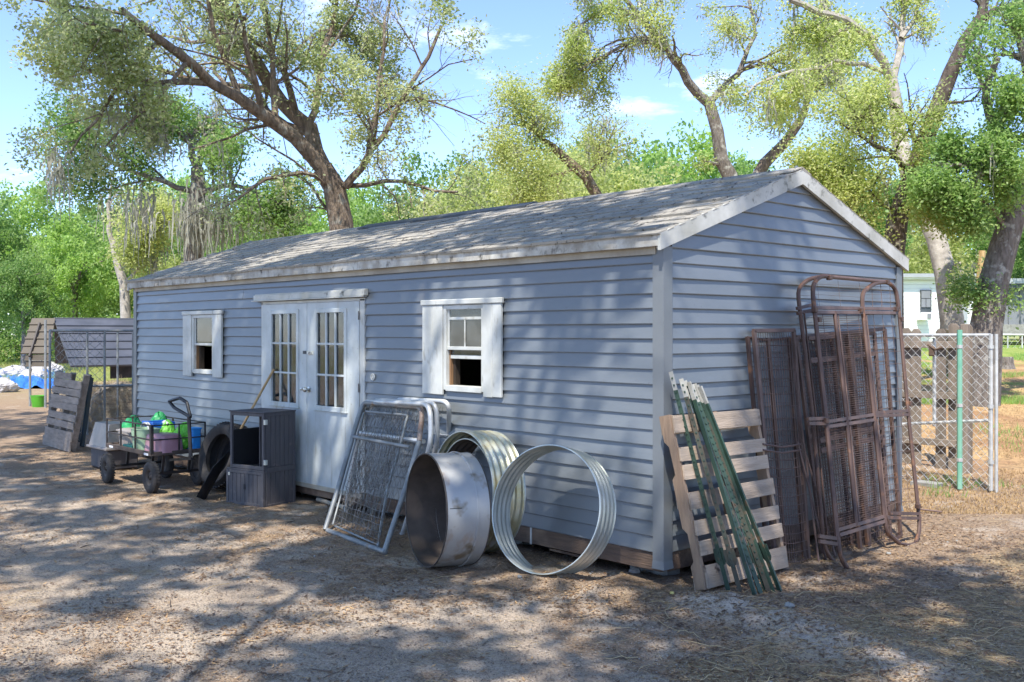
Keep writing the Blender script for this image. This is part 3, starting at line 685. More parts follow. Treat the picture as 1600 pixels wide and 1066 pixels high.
# ================================================================== RINGS AND TANK
def axis_dir(phi, tilt):
    h = -math.cos(R(phi)) * VV - math.sin(R(phi)) * RR
    return np.array([h[0] * math.cos(R(tilt)), h[1] * math.cos(R(tilt)), math.sin(R(tilt))])
def ring(name, label, cat, front_bottom, Rr, wdt, phi, tilt, outm, inm, corr, ncor, group=None, ovality=0.0, lift=0.0, rib=None):
    a = axis_dir(phi, tilt); hz = np.array([a[0], a[1], 0]); hz /= np.linalg.norm(hz)
    up = np.array([-hz[0] * math.sin(R(tilt)), -hz[1] * math.sin(R(tilt)), math.cos(R(tilt))])
    c = np.array(front_bottom, float) + up * Rr + np.array([0, 0, lift]) 
    t = thing(name, label, cat, (c[0], c[1], 0), group)
    wob = (lambda q: ovality * math.sin(2 * q + .6)) if ovality else None
    n = max(14, ncor * 7); prof = []
    for i in range(n + 1):
        o = -wdt * i / n; prof.append((Rr + (corr * math.sin(i / n * ncor * 2 * math.pi) if corr else 0), o))
    b = MB(); b.lathe(prof, c, a, 84, wob=wob); o_ = b.build('outer_wall', outm, t, True)
    b = MB(); b.lathe([(r_ - .004, o) for r_, o in prof][::-1], c, a, 84, wob=wob); b.build('inner_wall', inm, t, True)
    for o in (0, -wdt):
        b = MB(); r0 = Rr - .002
        b.lathe([(r0 + .006 * math.cos(q), o + .006 * math.sin(q)) for q in np.arange(6) / 6 * 6.283], c, a, 84, closed=True, wob=wob); b.build('rim_bead', M['ringgalv'] if not rib else rib, t, True)
    return t, c, a
t_, c_, a_ = ring('tank_ring', 'silver corrugated metal ring leaning on the siding, rightmost of the round tank pieces', 'metal ring', (-.715, -.63, .0), .495, .225, 37, 13, M['ringgalv'], M['ringgalv'], .0045, 4, 'round tank pieces by the wall', .01, .035)
t_, c_, a_ = ring('stock_tank', 'rusty smooth sided round stock tank standing on its edge, open end to the left', 'stock tank', G(663, 886), .452, .36, 64, 1.5, M['tankout'], M['tankin'], 0, 1, 'round tank pieces by the wall', .012, .0, M['hub'])
# seam and dark slit on the tank wall
a = a_; u = np.cross(a, (0, 0, 1)); u /= np.linalg.norm(u); w_ = np.cross(u, a); b = MB()
tocam = CAM - c_; tocam -= a * (tocam @ a); tocam /= np.linalg.norm(tocam); q0 = math.atan2(tocam @ w_, tocam @ u)
e = lambda q, r_, o: c_ + r_ * (math.cos(q) * u + math.sin(q) * w_) + a * o
b.tube([e(q0, .4555, -.02 - .02 * k) for k in range(6)], .003, 5); b.build('slit', M['cabinetdark'], t_)
b = MB(); b.lathe([(.452, -.245), (.459, -.249), (.4605, -.256), (.459, -.263), (.452, -.267)], c_, a, 84); b.build('swage', M['tankout'], t_, True)
fb = D(716, 787, 8.62); 
yb = (fb[0], fb[1], 0.0)
ring('tank_ring', 'yellowed corrugated metal ring standing between the rusty tank and the siding', 'metal ring', yb, .515, .31, 57, 3, M['yellowgalv'], M['yellowgalv'], .009, 5, 'round tank pieces by the wall', .01, .0)
ring('tank_ring', 'grey inner metal ring nested inside the yellowed corrugated ring', 'metal ring', (yb[0] + .02, yb[1] + .035, 0.02), .462, .26, 57, 3, M['ringgalv'], M['tankin'], .006, 4, 'round tank pieces by the wall', .0, .02)

# ================================================================== GALVANIZED GATES
class Plane:
    def __init__(s, p0, p1, ptop):
        s.p0 = np.array(p0, float); u = np.array(p1, float) - s.p0; v_ = np.array(ptop, float) - s.p0; s.n = np.cross(u, v_); s.n /= np.linalg.norm(s.n)
        if s.n @ (CAM - s.p0) < 0: s.n = -s.n
    def __call__(s, px, py, off=0.): return onpl(px, py, s.n, s.p0 + s.n * off)
def bilin(q, s, t): return q[0] * (1 - s) * (1 - t) + q[1] * s * (1 - t) + q[2] * s * t + q[3] * (1 - s) * t   # BL BR TR TL
def chain(mb, q, cell, r, rng, wob=.0, nrm=(0, 0, 0), n=3):
    Wd = np.linalg.norm(q[1] - q[0]); H = np.linalg.norm(q[3] - q[0]); nc = int(Wd / cell); nr = int(H / cell)
    for i in range(nc):
        pts = []
        for j in range(nr + 1):
            x = (i + ((j + i) % 2)) / nc; x = min(1, x); p = bilin(q, x, j / nr) + np.array(nrm) * (.004 if (j + i) % 2 else -.004)
            if wob: p = p + np.array([rng.uniform(-wob, wob) for _ in range(3)])
            pts.append(p)
        mb.tube(pts, r, n, cap=False)
def grid(mb, q, ts, ss, r, rng=None, wob=0., nrm=(0, 0, 0), n=3, seg=1):
    nrm = np.array(nrm, float)
    for t in ts:
        mb.tube([bilin(q, s, t + (rng.uniform(-wob, wob) if wob else 0)) + nrm * .002 for s in np.linspace(0, 1, seg + 1)], r, n, cap=False)
    for s in ss:
        mb.tube([bilin(q, s + (rng.uniform(-wob, wob) if wob else 0), t) - nrm * .002 for t in np.linspace(0, 1, seg + 1)], r, n, cap=False)
rng = random.Random(11)
GG = 'galvanized tube gates leaning by the doors'
# front gate
g = thing('tube_gate', 'foremost grey tube gate of the leaning stack, rusty rounded corner and mesh infill', 'gate', (-2.8, -.85, 0), GG)
P1 = Plane(G(512, 830), G(602, 865), W(573, 631, -.10))
pl = lambda pts, off=0., P=P1: [P(x, y, off) for x, y in pts]
MB().tube(rounded(pl([(508, 828), (527, 768), (560, 652)]), .1), .0235, 10).tube(pl([(512, 829), (602, 863)]), .0235, 10).build('frame_tube', M['galv'], g, True)
MB().tube(rounded(pl([(560, 652), (568, 629), (620, 633)]), .10, 6), .0235, 10).build('frame_tube', M['galv'], g, True)
MB().tube(rounded(pl([(620, 633), (661, 636), (655, 690)]), .13, 7), .024, 10).build('frame_tube', M['rustpipe'], g, True)
MB().tube(pl([(655, 690), (634, 762), (600, 864)]), .0235, 10).build('frame_tube', M['galv'], g, True)
MB().tube(pl([(550, 682), (640, 699)]), .018, 10).build('cross_rail', M['galv'], g, True)
MB().tube(rounded(pl([(572, 643), (637, 649), (627, 690), (605, 765), (590, 856)], -.035), .02), .013, 8).tube(pl([(568, 645), (520, 820)], -.03), .010, 8).tube(pl([(524, 822), (592, 852)], -.03), .010, 8).build('inner_frame', M['galv'], g, True)
Q = [P1(523, 822, -.02), P1(592, 850, -.02), P1(634, 652, -.02), P1(571, 645, -.02)]; b = MB(); chain(b, Q, .052, .0016, rng, .004, P1.n); b.build('chain_mesh', M['oldwire'], g, kind='stuff')
b = MB(); grid(b, Q, [.03 + .05 * k for k in range(14)], [.04 + .083 * k for k in range(12)], .0026, rng, .007, P1.n, 4, 7); b.build('wire_mesh', M['wire'], g, kind='stuff')
b = MB()
for k in range(85):     # loose and tangled wires
    s = rng.uniform(.02, .95); t0 = rng.uniform(.0, .5); pts = []
    for i in range(7): pts.append(bilin(Q, min(1, max(0, s + rng.uniform(-.03, .03))), t0 + i * rng.uniform(.04, .075)) + P1.n * rng.uniform(-.05, .015))
    b.tube(pts, rng.uniform(.0016, .003), 4, cap=False)
b.build('loose_wire', M['wire'], g, kind='stuff')
# gates behind
def gate2(P, outer, label, m, r, mid, q, off=0):
    g = thing('tube_gate', label, 'gate', (*P(*outer[0])[:2], 0), GG); p = [P(x, y, off) for x, y in outer]
    MB().tube(rounded(p, .13, 7, closed=False), r, 10).tube([p[0], p[-1]], r, 10).build('frame_tube', m, g, True)
    if mid: MB().tube([P(*mid[0]), P(*mid[1])], r * .9, 8).build('cross_rail', m, g, True)
    Qq = [P(*z) for z in q]; b = MB(); chain(b, Qq, .055, .0017, rng, .004, P.n); b.build('chain_mesh', M['oldwire'], g, kind='stuff')
P2 = Plane(G(545, 800), G(635, 835), W(580, 628, -.09)); 
gate2(P2, [(538, 812), (568, 627), (672, 632), (674, 690), (628, 838)], 'pale whitish tube gate second from the front of the leaning stack', M['galvwhite'], .024, [(560, 676), (662, 690)], [(542, 808), (625, 832), (665, 640), (574, 634)])
P3 = Plane(G(560, 790), G(650, 820), W(600, 626, -.06))
gate2(P3, [(556, 800), (583, 625), (682, 630), (684, 690), (646, 822)], 'white tube gate third in the leaning stack, close behind the pale one', M['galvwhite'], .022, None, [(560, 798), (640, 815), (674, 638), (590, 632)])
P4 = Plane(G(590, 775), G(672, 800), W(640, 624, -.03))
gate2(P4, [(592, 780), (612, 623), (702, 628), (701, 690), (672, 800)], 'rearmost white tube gate of the stack, against the siding', M['galvwhite'], .023, [(612, 678), (700, 684)], [(596, 778), (668, 796), (694, 636), (618, 630)])
ch = thing('chain', 'short loop of rusty chain hanging on the white rear gate rail', 'chain', (-2.5, -.2, .8))
for k in range(9):
    b = MB(); p = P4(682 - k * .8, 684 + k * 5.2, .06); b.tube([p + np.array([.009 * math.cos(q) * (k % 2), .009 * math.cos(q) * ((k + 1) % 2), .016 * math.sin(q)]) for q in np.arange(8) / 8 * 6.283], .0035, 5, closed=True).build('link', M['galvwhite'], ch, True)
b = MB()
for q in range(3): b.tube([P4(674 + 4 * k, 683 - q * 2 + rng.uniform(-2, 2), .05) for k in range(7)], .007, 6)
b.build('wrapped_coils', M['galvwhite'], ch, True, kind='stuff')

# ================================================================== PALLET AND STEEL POSTS AT THE GABLE
def lean_mtx(bl, br, tl, n):  # local x along the foot, y up the slope, z outwards
    return None
pb, pt = .40, .155
PP = Plane((.41, .05, 0), (.40, 1.2, 0), (.165, .5, 1.27))
p_ = thing('wooden_pallet', 'sun bleached wooden pallet leaning upright on the gable wall behind green posts', 'pallet', (.3, .6, 0))
TL, TR, BR, BL = PP(1049, 648), PP(1184, 638), PP(1233, 886), PP(1107, 921)
QP = [BL, BR, TR, TL]; rng = random.Random(3)
for k, (t0, t1) in enumerate(((.0, .11), (.185, .27), (.292, .38), (.445, .55), (.605, .695), (.722, .81), (.865, 1.0))):
    a = bilin(QP, 0, 1 - (t0 + t1) / 2 + rng.uniform(-.004, .004)); c = bilin(QP, 1 + rng.uniform(-.012, .012), 1 - (t0 + t1) / 2 + rng.uniform(-.006, .006)); H = np.linalg.norm(TL - BL) * (t1 - t0) * .93
    MB().beam(a, c, H, .018, up=PP.n, ch=.002).jit(.0025, rng).build('deck_board', M['pallet'], p_)
n = PP.n; upv = (TL - BL) / np.linalg.norm(TL - BL)
Lp = np.linalg.norm(TL - BL)
for s in (-.0, .5, .985):     # notched stringers
    base = bilin(QP, s, 0) - n * .012; top = bilin(QP, s, 1) - n * .012; hor = (BR - BL) / np.linalg.norm(BR - BL); prof = []
    for (t, d) in ((0, 0), (0, .092), (.13, .092), (.16, .055), (.32, .055), (.35, .092), (.63, .092), (.66, .055), (.82, .055), (.85, .092), (1.0, .092), (1.0, 0)):
        prof.append(base + (top - base) * t - n * d)
    MB().prism([q - hor * .019 for q in prof], hor * .038).jit(.002, rng).build('stringer', M['palletside'], p_)
for t in (.03, .5, .93):
    a = bilin(QP, 0, t) - n * .116; c = bilin(QP, 1, t) - n * .116; MB().beam(a, c, .10, .016, up=PP.n, ch=.002).build('back_board', M['pallet'], p_)
TG = 'steel fence posts leaning at the shed corner'
posts = [((1048, 581), (1139, 926), .10, 'tgreen', 'leftmost green studded steel post with white tip leaning at shed corner', (1127, 871)),
         ((1064, 592), (1158, 930), .115, 'trust', 'rusty brown studded steel post second from left of leaning bundle', (1145, 873)),
         ((1076, 597), (1180, 933), .135, 'tgreen', 'smooth bright green steel post in the middle of the leaning bundle', None),
         ((1081, 601), (1198, 927), .12, 'tgreen', 'studded green post with rusty anchor plate near middle of bundle', (1174, 868)),
         ((1085, 600), (1203, 929), .10, 'trust', 'dark weathered steel post second from right of leaning bundle', None),
         ((1093, 604), (1219, 926), .15, 'tgreen', 'rightmost dark green steel post lying over the pallet', (1199, 866)),
         ((1070, 595), (1190, 930), .09, 'tgreen', 'deep green post tucked under the middle of the leaning bundle', None),
         ((1089, 602), (1209, 928), .125, 'tgreen', 'dark green post just left of the rightmost leaning post', None)]
for k, (tp, bt, xo, mt, lab, plate) in enumerate(posts):
    A = E(*tp, xo); g0 = G(*bt, .0); 
    for _ in range(2): g0 = G(*bt, gz(g0[0], g0[1]) - .01)
    B = g0; d = (A - B) / np.linalg.norm(A - B); L = np.linalg.norm(A - B)
    q = thing('steel_post', lab, 'fence post', (B[0], B[1], 0), TG)
    toc = CAM - (A + B) / 2; toc -= d * (toc @ d); toc /= np.linalg.norm(toc); sd = np.cross(d, toc)
    ro = R((-25, 10, -35, 20, -10, -40, 30, -15)[k]); f_ = toc * math.cos(ro) + sd * math.sin(ro); s_ = np.cross(d, f_)
    def tee(a, c, m_, nm):
        b = MB(); b.beam(a, c, .006, .040, up=np.cross(f_, d)) if False else None
        prof = [s_ * .0165 + f_ * .003, s_ * .0165 - f_ * .002, s_ * .0035 - f_ * .004, s_ * .0022 - f_ * .030, -s_ * .0022 - f_ * .030, -s_ * .0035 - f_ * .004, -s_ * .0165 - f_ * .002, -s_ * .0165 + f_ * .003]
        b.prism([a + z for z in prof], c - a); return b.build(nm, m_, q)
    wl = .14 if k != 4 else .10
    tee(B, A - d * wl, M[mt], 'shaft'); tee(A - d * wl, A, M['twhite'], 'painted_tip')
    if k not in (2, 5, 7):
        b = MB()
        for j in range(int(L / .052) - 3):
            c = A - d * (.05 + .052 * j); b.bx((-.006, -.004, -.007), (.006, .004, .007), .002, np.block([[np.stack([s_, f_, d], 1), (c + f_ * .006)[:, None]], [np.zeros((1, 3)), np.ones((1, 1))]]))
        b.build('studs', M['tgreen'], q, kind='stuff')
    if plate:
        tt = (tp[1] - plate[1]) / (tp[1] - bt[1]); c = A + (B - A) * tt - f_ * .006
        o2 = []; 
        for (x, y) in ((-.036, .060), (-.040, .052), (-.040, -.035), (-.024, -.062), (0, -.066), (.024, -.062), (.040, -.035), (.040, .052), (.036, .060)): o2.append(c + s_ * x + d * y + f_ * .0)
        MB().prism(o2, -f_ * .004).build('anchor_plate', M['trust'] if k in (1, 3) else M[mt], q)

# ================================================================== BROWN STEEL PANELS
BG = 'brown wire panels leaning on the gable wall'
def poly(mb, P, pts, r, n=6, off=0., rd=.03, close=False): return mb.tube(rounded([P(x, y, off) for x, y in pts], rd, 4, close), r, n, closed=close)
def flat(mb, P, a, b_, w1, w2, off=0.): return mb.beam(P(*a, off), P(*b_, off), w1, w2, up=P.n)
rng = random.Random(8)
# narrow panels A
PA = Plane((.33, .9, 0), (.33, 2, 0), (.075, 1.2, 1.9))
A_ = thing('wire_panel', 'narrow mauve brown wire panel with a curved lower basket, left of the leaning group', 'wire panel', (.3, 1.2, 0), BG)
for a, c in (((1178, 517), (1212, 884)), ((1240, 516), (1264, 884))): b = MB(); flat(b, PA, c, a, .034, .026); b.build('upright', M['mauve'], A_)
b = MB(); flat(b, PA, (1177, 517), (1241, 516), .03, .026); b.build('top_rail', M['mauve'], A_)
for dy in (0, 9): b = MB(); poly(b, PA, [(1192, 694 + dy), (1222, 699 + dy), (1252, 694 + dy)], .009, 6, .03, .05); b.build('band', M['mauve'], A_)
b = MB()
for k in range(17): s = k / 16; b.tube([PA(1181 + 58 * s, 520), PA(1196 + 56 * s, 696)], .0024, 3, cap=False)
for k in range(9): y = 540 + 19 * k; b.tube([PA(1178 + (y - 517) * .093, y), PA(1240 + (y - 517) * .066, y - 1)], .003, 3, cap=False)
for k in range(15): s = k / 14; bl = math.sin(s * math.pi); b.tube([PA(1196 + 56 * s, 700 + 6 * bl, .05 * bl), PA(1212 + 52 * s, 880, .03 * bl)], .0026, 3, cap=False)
for k in range(12):
    y = 713 + 14.5 * k; x0 = 1178 + (y - 517) * .093; x1 = 1240 + (y - 517) * .066; b.tube([PA(x0 + (x1 - x0) * s, y + 6 * math.sin(s * math.pi), .05 * math.sin(s * math.pi)) for s in np.linspace(0, 1, 8)], .0034, 4, cap=False)
b.build('wire_mesh', M['brownwire'], A_, kind='stuff')
PA2 = Plane((.22, .9, 0), (.22, 2, 0), (.045, 1.2, 1.9))
A2 = thing('wire_panel', 'plain brown framed panel half hidden behind the narrow basket panel', 'wire panel', (.2, 1.2, 0), BG)
for a, c in (((1168, 526), (1199, 872)), ((1232, 528), (1256, 878)), ((1199, 528), (1228, 876))): b = MB(); flat(b, PA2, c, a, .034, .022); b.build('upright', M['brown'], A2)
b = MB(); poly(b, PA2, [(1168, 527), (1200, 532), (1233, 528)], .010, 6, 0, .05); b.build('top_rail', M['brown'], A2)
b = MB(); 
for k in range(26): y = 540 + 12.8 * k; b.tube([PA2(1168 + (y - 526) * .09, y), PA2(1232 + (y - 526) * .07, y)], .0024, 3, cap=False)
for k in range(14): s = k / 13; b.tube([PA2(1170 + 62 * s, 530), PA2(1199 + 56 * s, 872)], .0024, 3, cap=False)
b.build('wire_mesh', M['brownwire'], A2, kind='stuff')
for k, (a, c) in enumerate((((1246, 690), (1292, 882)), ((1256, 700), (1308, 880)), ((1238, 560), (1280, 884)))):
    q = thing('steel_rod', ('thin brown rod leaning just right of the narrow basket panel', 'slanting brown rod furthest right before the arched panel', 'long upright brown rod beside the basket panel')[k], 'rod', (.3, 1.4, 0), 'loose rods among the brown panels'); PQ = Plane((.42, .9, 0), (.42, 2, 0), (.12, 1.2, 1.5)); b = MB(); b.tube([PQ(*c), PQ((a[0] + c[0]) / 2 + 1, (a[1] + c[1]) / 2), PQ(*a)], .009, 6); b.build('bar', M['mauve'], q)
# big dense panels B
def dense(label, P, TLp, TRp, BRp, BLp, nv, nh, ups, mids, m, r=.0030):
    B_ = thing('wire_panel', label, 'wire panel', (*(P(*BLp)[:2]), 0), BG); Qb = [P(*BLp), P(*BRp), P(*TRp), P(*TLp)]
    for s in ups: b = MB(); b.beam(bilin(Qb, s, 0), bilin(Qb, s, 1), .036, .026, up=P.n); b.build('upright', m, B_)
    for t in mids: b = MB(); b.beam(bilin(Qb, 0, t), bilin(Qb, 1, t), 0.045 if t not in (0, 1) else .034, .024, up=P.n); b.build('rail', m, B_)
    b = MB(); grid(b, Qb, [(k + .5) / nh for k in range(nh)], [(k + .5) / nv for k in range(nv)], r, None, 0, P.n * .5, 3); b.build('wire_mesh', M['brownwire'], B_, kind='stuff'); return B_
PB = Plane((.28, 1.2, 0), (.28, 3, 0), (.06, 2, 1.9))
dense('wide mauve wire panel standing directly against the gable siding', PB, (1244, 527), (1349, 518), (1372, 852), (1288, 880), 26, 70, (0, .5, 1), (0, .53, .56, 1), M['mauve'], .0034)
PB2 = Plane((.36, 1.2, 0), (.36, 3, 0), (.10, 2, 1.9))
dense('second wide mauve wire panel, middle layer of the leaning group', PB2, (1262, 529), (1366, 520), (1392, 850), (1302, 884), 10, 46, (.12, .55, .62, 1), (0, .50, .545, .9, 1), M['mauve'])
PB3 = Plane((.42, 1.2, 0), (.42, 3, 0), (.14, 2, 1.9))
dense('tall open grid panel between the arched frame and the mauve panels', PB3, (1312, 521), (1382, 514), (1407, 838), (1345, 866), 6, 22, (0, .18, 1), (0, 1), M['brown'])
# arched front frame C
PC = Plane((.70, 1.3, 0), (.60, 2.8, 0), (.17, 2.4, 2.35)); PD = Plane((.48, 1.3, 0), (.42, 2.8, 0), (.08, 2.4, 2.3))
C_ = thing('arched_panel', 'tall dark brown steel frame with arched ends and curved feet, foremost on the gable', 'wire panel', (.6, 2.0, 0), BG)
up = lambda P, pts, r=.014, nm='upright', m=M['brown'], rd=.03: poly(MB(), P, pts, r, 8, 0, rd).build(nm, m, C_, True)
up(PC, [(1272, 478), (1291, 656), (1309, 850), (1314, 872), (1325, 890)], .020, rd=.06)
up(PD, [(1250, 484), (1270, 652), (1287, 852), (1298, 874), (1323, 889)], .017, rd=.08)
up(PD, [(1256, 485), (1276, 660), (1293, 840)], .008)
up(PC, [(1304, 487), (1322, 650), (1338, 822)], .018); up(PC, [(1309, 487), (1327, 650), (1343, 820)], .006, m=M['mauve'])
up(PC, [(1348, 484), (1365, 645), (1382, 812), (1386, 832), (1405, 849)], .020, rd=.08)
up(PC, [(1353, 486), (1370, 645), (1386, 808)], .007, m=M['mauve'])
up(PC, [(1404, 480), (1419, 645), (1436, 808), (1437, 828), (1431, 848)], .018, rd=.06)
up(PC, [(1405, 849), (1420, 852), (1431, 848)], .013)
# arches
up(PC, [(1272, 480), (1269, 447), (1281, 431), (1300, 433)], .020, 'arch', rd=.14)
up(PC, [(1300, 433), (1387, 441)], .018, 'top_bar', M['mauve'])
up(PD, [(1250, 486), (1246, 452), (1262, 437), (1278, 433)], .018, 'arch', rd=.16)
up(PC, [(1348, 484), (1347, 458), (1366, 442), (1388, 441), (1400, 452), (1404, 482)], .020, 'arch', rd=.13)
for pts, P, m_ in ((((1274, 481), (1404, 483)), PC, 'mauve'), (((1275, 488), (1402, 489)), PC, 'mauve'), (((1245, 482), (1272, 476)), PD, 'brown'), (((1246, 490), (1273, 484)), PD, 'brown'),
              (((1291, 659), (1365, 648)), PC, 'mauve'), (((1292, 667), (1366, 656)), PC, 'mauve'), (((1365, 645), (1418, 642)), PC, 'brown'), (((1366, 650), (1420, 648)), PC, 'brown'), (((1262, 655), (1292, 654)), PC, 'brown'), (((1263, 662), (1293, 662)), PC, 'brown'),
              (((1309, 828), (1381, 807)), PC, 'mauve'), (((1311, 836), (1384, 814)), PC, 'mauve'), (((1390, 802), (1436, 803)), PC, 'brown'), (((1385, 809), (1437, 810)), PC, 'brown'), (((1279, 838), (1309, 842)), PC, 'brown'), (((1280, 846), (1311, 851)), PC, 'brown')):
    b = MB(); flat(b, P, pts[0], pts[1], .028, .020); b.build('rail', M[m_], C_)
for (x, y) in ((1279, 500), (1408, 499), (1421, 631), (1434, 791), (1273, 484), (1345, 485), (1400, 483), (1290, 657), (1386, 441), (1296, 434)):
    p = PC(x, y, .012); MB().bx(p - .021, p + .021, .004).build('bracket', M['brown'], C_)
b = MB()
for k in range(96):      # close set cross wires
    t = k / 95; y0, y1 = 492 + (826 - 492) * t, 490 + (806 - 490) * t; b.tube([PC(1273 + (y0 - 478) * .1, y0, -.01), PC(1348 + (y1 - 484) * .104, y1, -.01)], .0024, 3, cap=False)
for k in range(4):
    s = (k + .6) / 4; b.tube([PC(1274 + 74 * s, 490, -.013), PC(1309 + 73 * s, 824 - 16 * s, -.013)], .0025, 3, cap=False)
for k in range(17):
    t = k / 16; y0, y1 = 492 + (806 - 492) * t, 490 + (802 - 490) * t; b.tube([PC(1348 + (y0 - 484) * .104, y0, -.01), PC(1404 + (y1 - 480) * .1, y1, -.01)], .0025, 3, cap=False)
for k in range(3): s = (k + 1) / 4; b.tube([PC(1348 + 56 * s, 440 + 8 * abs(s - .5), -.01), PC(1350 + 56 * s, 486, -.01), PC(1382 + 54 * s, 805, -.01)], .0025, 3, cap=False)
for k in range(11): x = 1276 + 11 * k; b.tube([PC(x, 434 + k * .8, -.01), PC(x + 5, 482, -.01)], .0013, 3, cap=False) if k % 3 == 0 else None
for k in range(5): y = 444 + 8 * k; b.tube([PC(1271, y, -.01), PC(1350 if k > 1 else 1385, y + 5, -.01)], .0013, 3, cap=False)
for k in range(7): y = 448 + 6 * k; b.tube([PC(1350 + (6 - k), y, -.01), PC(1398 + k, y, -.01)], .0014, 3, cap=False)
for k in range(45): t = k / 44; y = 480 + 360 * t; b.tube([PD(1243 + (y - 480) * .1, y + 1), PD(1272 + (y - 480) * .1, y)], .0016, 3, cap=False)
for k in range(7): t = k / 6 * 1.4; b.tube([PD(1262 - 16 * math.sin(t), 437 + 40 * (1 - math.cos(t))), PD(1276 - 8 * math.sin(t), 436 + 44 * (1 - math.cos(t)))], .0016, 3, cap=False)
b.build('wire_mesh', M['brownwire'], C_, kind='stuff')

# ================================================================== CABINET
cb = thing('resin_cabinet', 'dark grey grooved resin cabinet with open upper shelf, standing before the white doors', 'cabinet', (-5.2, -.45, 0))
c0 = np.array(G(412, 793)); fl = np.array(G(354, 785)) - c0; bk = np.array(G(448, 787)) - c0
fl2 = fl[:2] / np.linalg.norm(fl[:2]); bk2 = np.array([fl2[1], -fl2[0]]); 
if bk2[1] < 0: bk2 = -bk2
th_ = math.atan2(-fl2[1], -fl2[0]); ca, sa = math.cos(th_), math.sin(th_)
mm = np.array([[ca, -sa, 0, c0[0]], [sa, ca, 0, c0[1]], [0, 0, 1, 0], [0, 0, 0, 1]])   # local x: towards the right front corner (x<0 left), y: back, z up
wl_, dp = np.linalg.norm(fl[:2]), .46; ZT, ZM = 1.0, .37
def cbx(lo, hi, nm, m_=M['cabinet'], ch=.004): return MB().bx(lo, hi, ch, mm).build(nm, m_, cb)
g0 = gz(c0[0], c0[1]) - .005
# lower box: front panel of grooved boards, sides of grooved boards
def grooved(lo, hi, axis_, n, nm):
    for k in range(n):
        a = list(lo); c = list(hi); d_ = (hi[axis_] - lo[axis_]) / n; a[axis_] = lo[axis_] + k * d_ + .0025; c[axis_] = lo[axis_] + (k + 1) * d_ - .0025; cbx(a, c, nm, ch=.003)
grooved((-wl_ + .035, -.002, g0 + .03), (-.035, .014, ZM - .035), 0, 8, 'grooved_strip')
cbx((-wl_ + .03, .012, g0 + .02), (-.03, .02, ZM - .03), 'backing_panel', M['cabinetdark'], 0)
for lo, hi in (((-wl_, -.008, g0), (-wl_ + .036, .03, ZM)), ((-.036, -.008, g0), (0, .03, ZM)), ((-wl_ + .037, -.007, ZM - .034), (-.037, .03, ZM)), ((-wl_ + .037, -.007, g0), (-.037, .03, g0 + .035))): cbx(lo, hi, 'frame_rail')
cbx((-wl_, .031, g0), (-wl_ + .02, dp, ZM), 'side_panel')
cbx((-wl_ + .001, .0, ZM), (-.001, dp, ZM + .018), 'shelf')
# right side, both tiers
grooved((-.016, .034, g0 + .03), (.002, dp - .03, ZM - .01), 1, 6, 'grooved_strip'); grooved((-.016, .034, ZM + .05), (.002, dp - .03, ZT - .035), 1, 6, 'grooved_strip')
cbx((-.022, .03, g0 + .02), (-.014, dp - .02, ZT - .02), 'backing_panel', M['cabinetdark'], 0)
for lo, hi in (((-.02, .0305, ZM - .012), (.008, dp, ZM + .048)), ((-.02, dp - .032, g0), (.007, dp, ZT)), ((-.02, .0305, ZT - .036), (.006, dp - .033, ZT)), ((-.02, .0305, g0), (.006, dp - .033, g0 + .03))): cbx(lo, hi, 'frame_rail')
# upper open tier
xl = -wl_ + .055
for lo, hi in (((xl, .0, ZM + .02), (xl + .03, .03, ZT)), ((-.030, -.003, ZM + .02), (.001, .03, ZT)), ((xl + .031, .001, ZT - .035), (-.031, .03, ZT)), ((xl + .031, .001, ZM + .02), (-.031, .03, ZM + .06))): cbx(lo, hi, 'frame_rail')
cbx((xl, dp - .03, ZM + .02), (xl + .025, dp, ZT - .001), 'frame_rail'); cbx((xl, .031, ZM + .02), (xl + .012, dp - .031, ZT - .20), 'side_panel', M['cabinetdark']); cbx((xl + .026, dp - .012, ZM + .02), (-wl_ * .5 - .001, dp, ZT - .20), 'back_panel', M['cabinetdark']); cbx((-wl_ * .5, dp - .012, ZM + .02), (-.023, dp + .0, ZT - .002), 'back_panel', M['cabinetdark'])
cbx((xl - .006, -.008, ZT + .0005), (.012, dp + .005, ZT + .014), 'top_panel'); cbx((-wl_ * .5, .2, ZM + .02), (-wl_ * .5 + .018, .215, ZT - .02), 'divider')
for z in (.45, .88): MB().bx((.001, -.006, z), (.03, .03, z + .055), .003, mm).build('latch', M['ringgalv'], cb)
MB().bx((-wl_ + .04, -.014, ZM - .065), (-wl_ + .065, -.004, ZM - .03), .003, mm).build('latch', M['ringgalv'], cb)
MB().bx((-wl_ * .5 - .012, -.012, .17), (-wl_ * .5 + .012, -.001, .225), .003, mm).build('keyhole_plate', M['cabinetdark'], cb)

# ================================================================== TYRE
PT = Plane(G(330, 768), G(365, 772), W(360, 661, -.12))
ty = thing('tractor_tyre', 'large worn black tyre leaning against the siding between wagon and cabinet', 'tyre', (-6.5, -.35, 0))
ax = np.array([.10, -.95, .26]); ax /= np.linalg.norm(ax); tc_ = W(358, 716, -.27); RO, RI, TW = .385, .245, .31; tc_[2] = .40; tc_[1] -= .03
prof = []
for q in np.linspace(-1, 1, 13): prof.append((RO - .035 * abs(q) ** 3.2, TW / 2 * q))
for q in np.linspace(1, 0, 5)[1:]: prof.append((RI + (RO - .035 - RI) * q, TW / 2 * (1 + .12 * math.sin(q * math.pi)) * (.78 + .22 * q)))
inner = [(RI + .015, .06), (RO - .06, .07), (RO - .03, 0), (RO - .06, -.07), (RI + .015, -.06)]
prof += inner
for q in np.linspace(0, 1, 5)[:-1]: prof.append((RI + (RO - .035 - RI) * q, -TW / 2 * (1 + .12 * math.sin(q * math.pi)) * (.78 + .22 * q)))
MB().lathe(prof, tc_, ax, 56, closed=True).build('carcass', M['tyre'], ty, True)
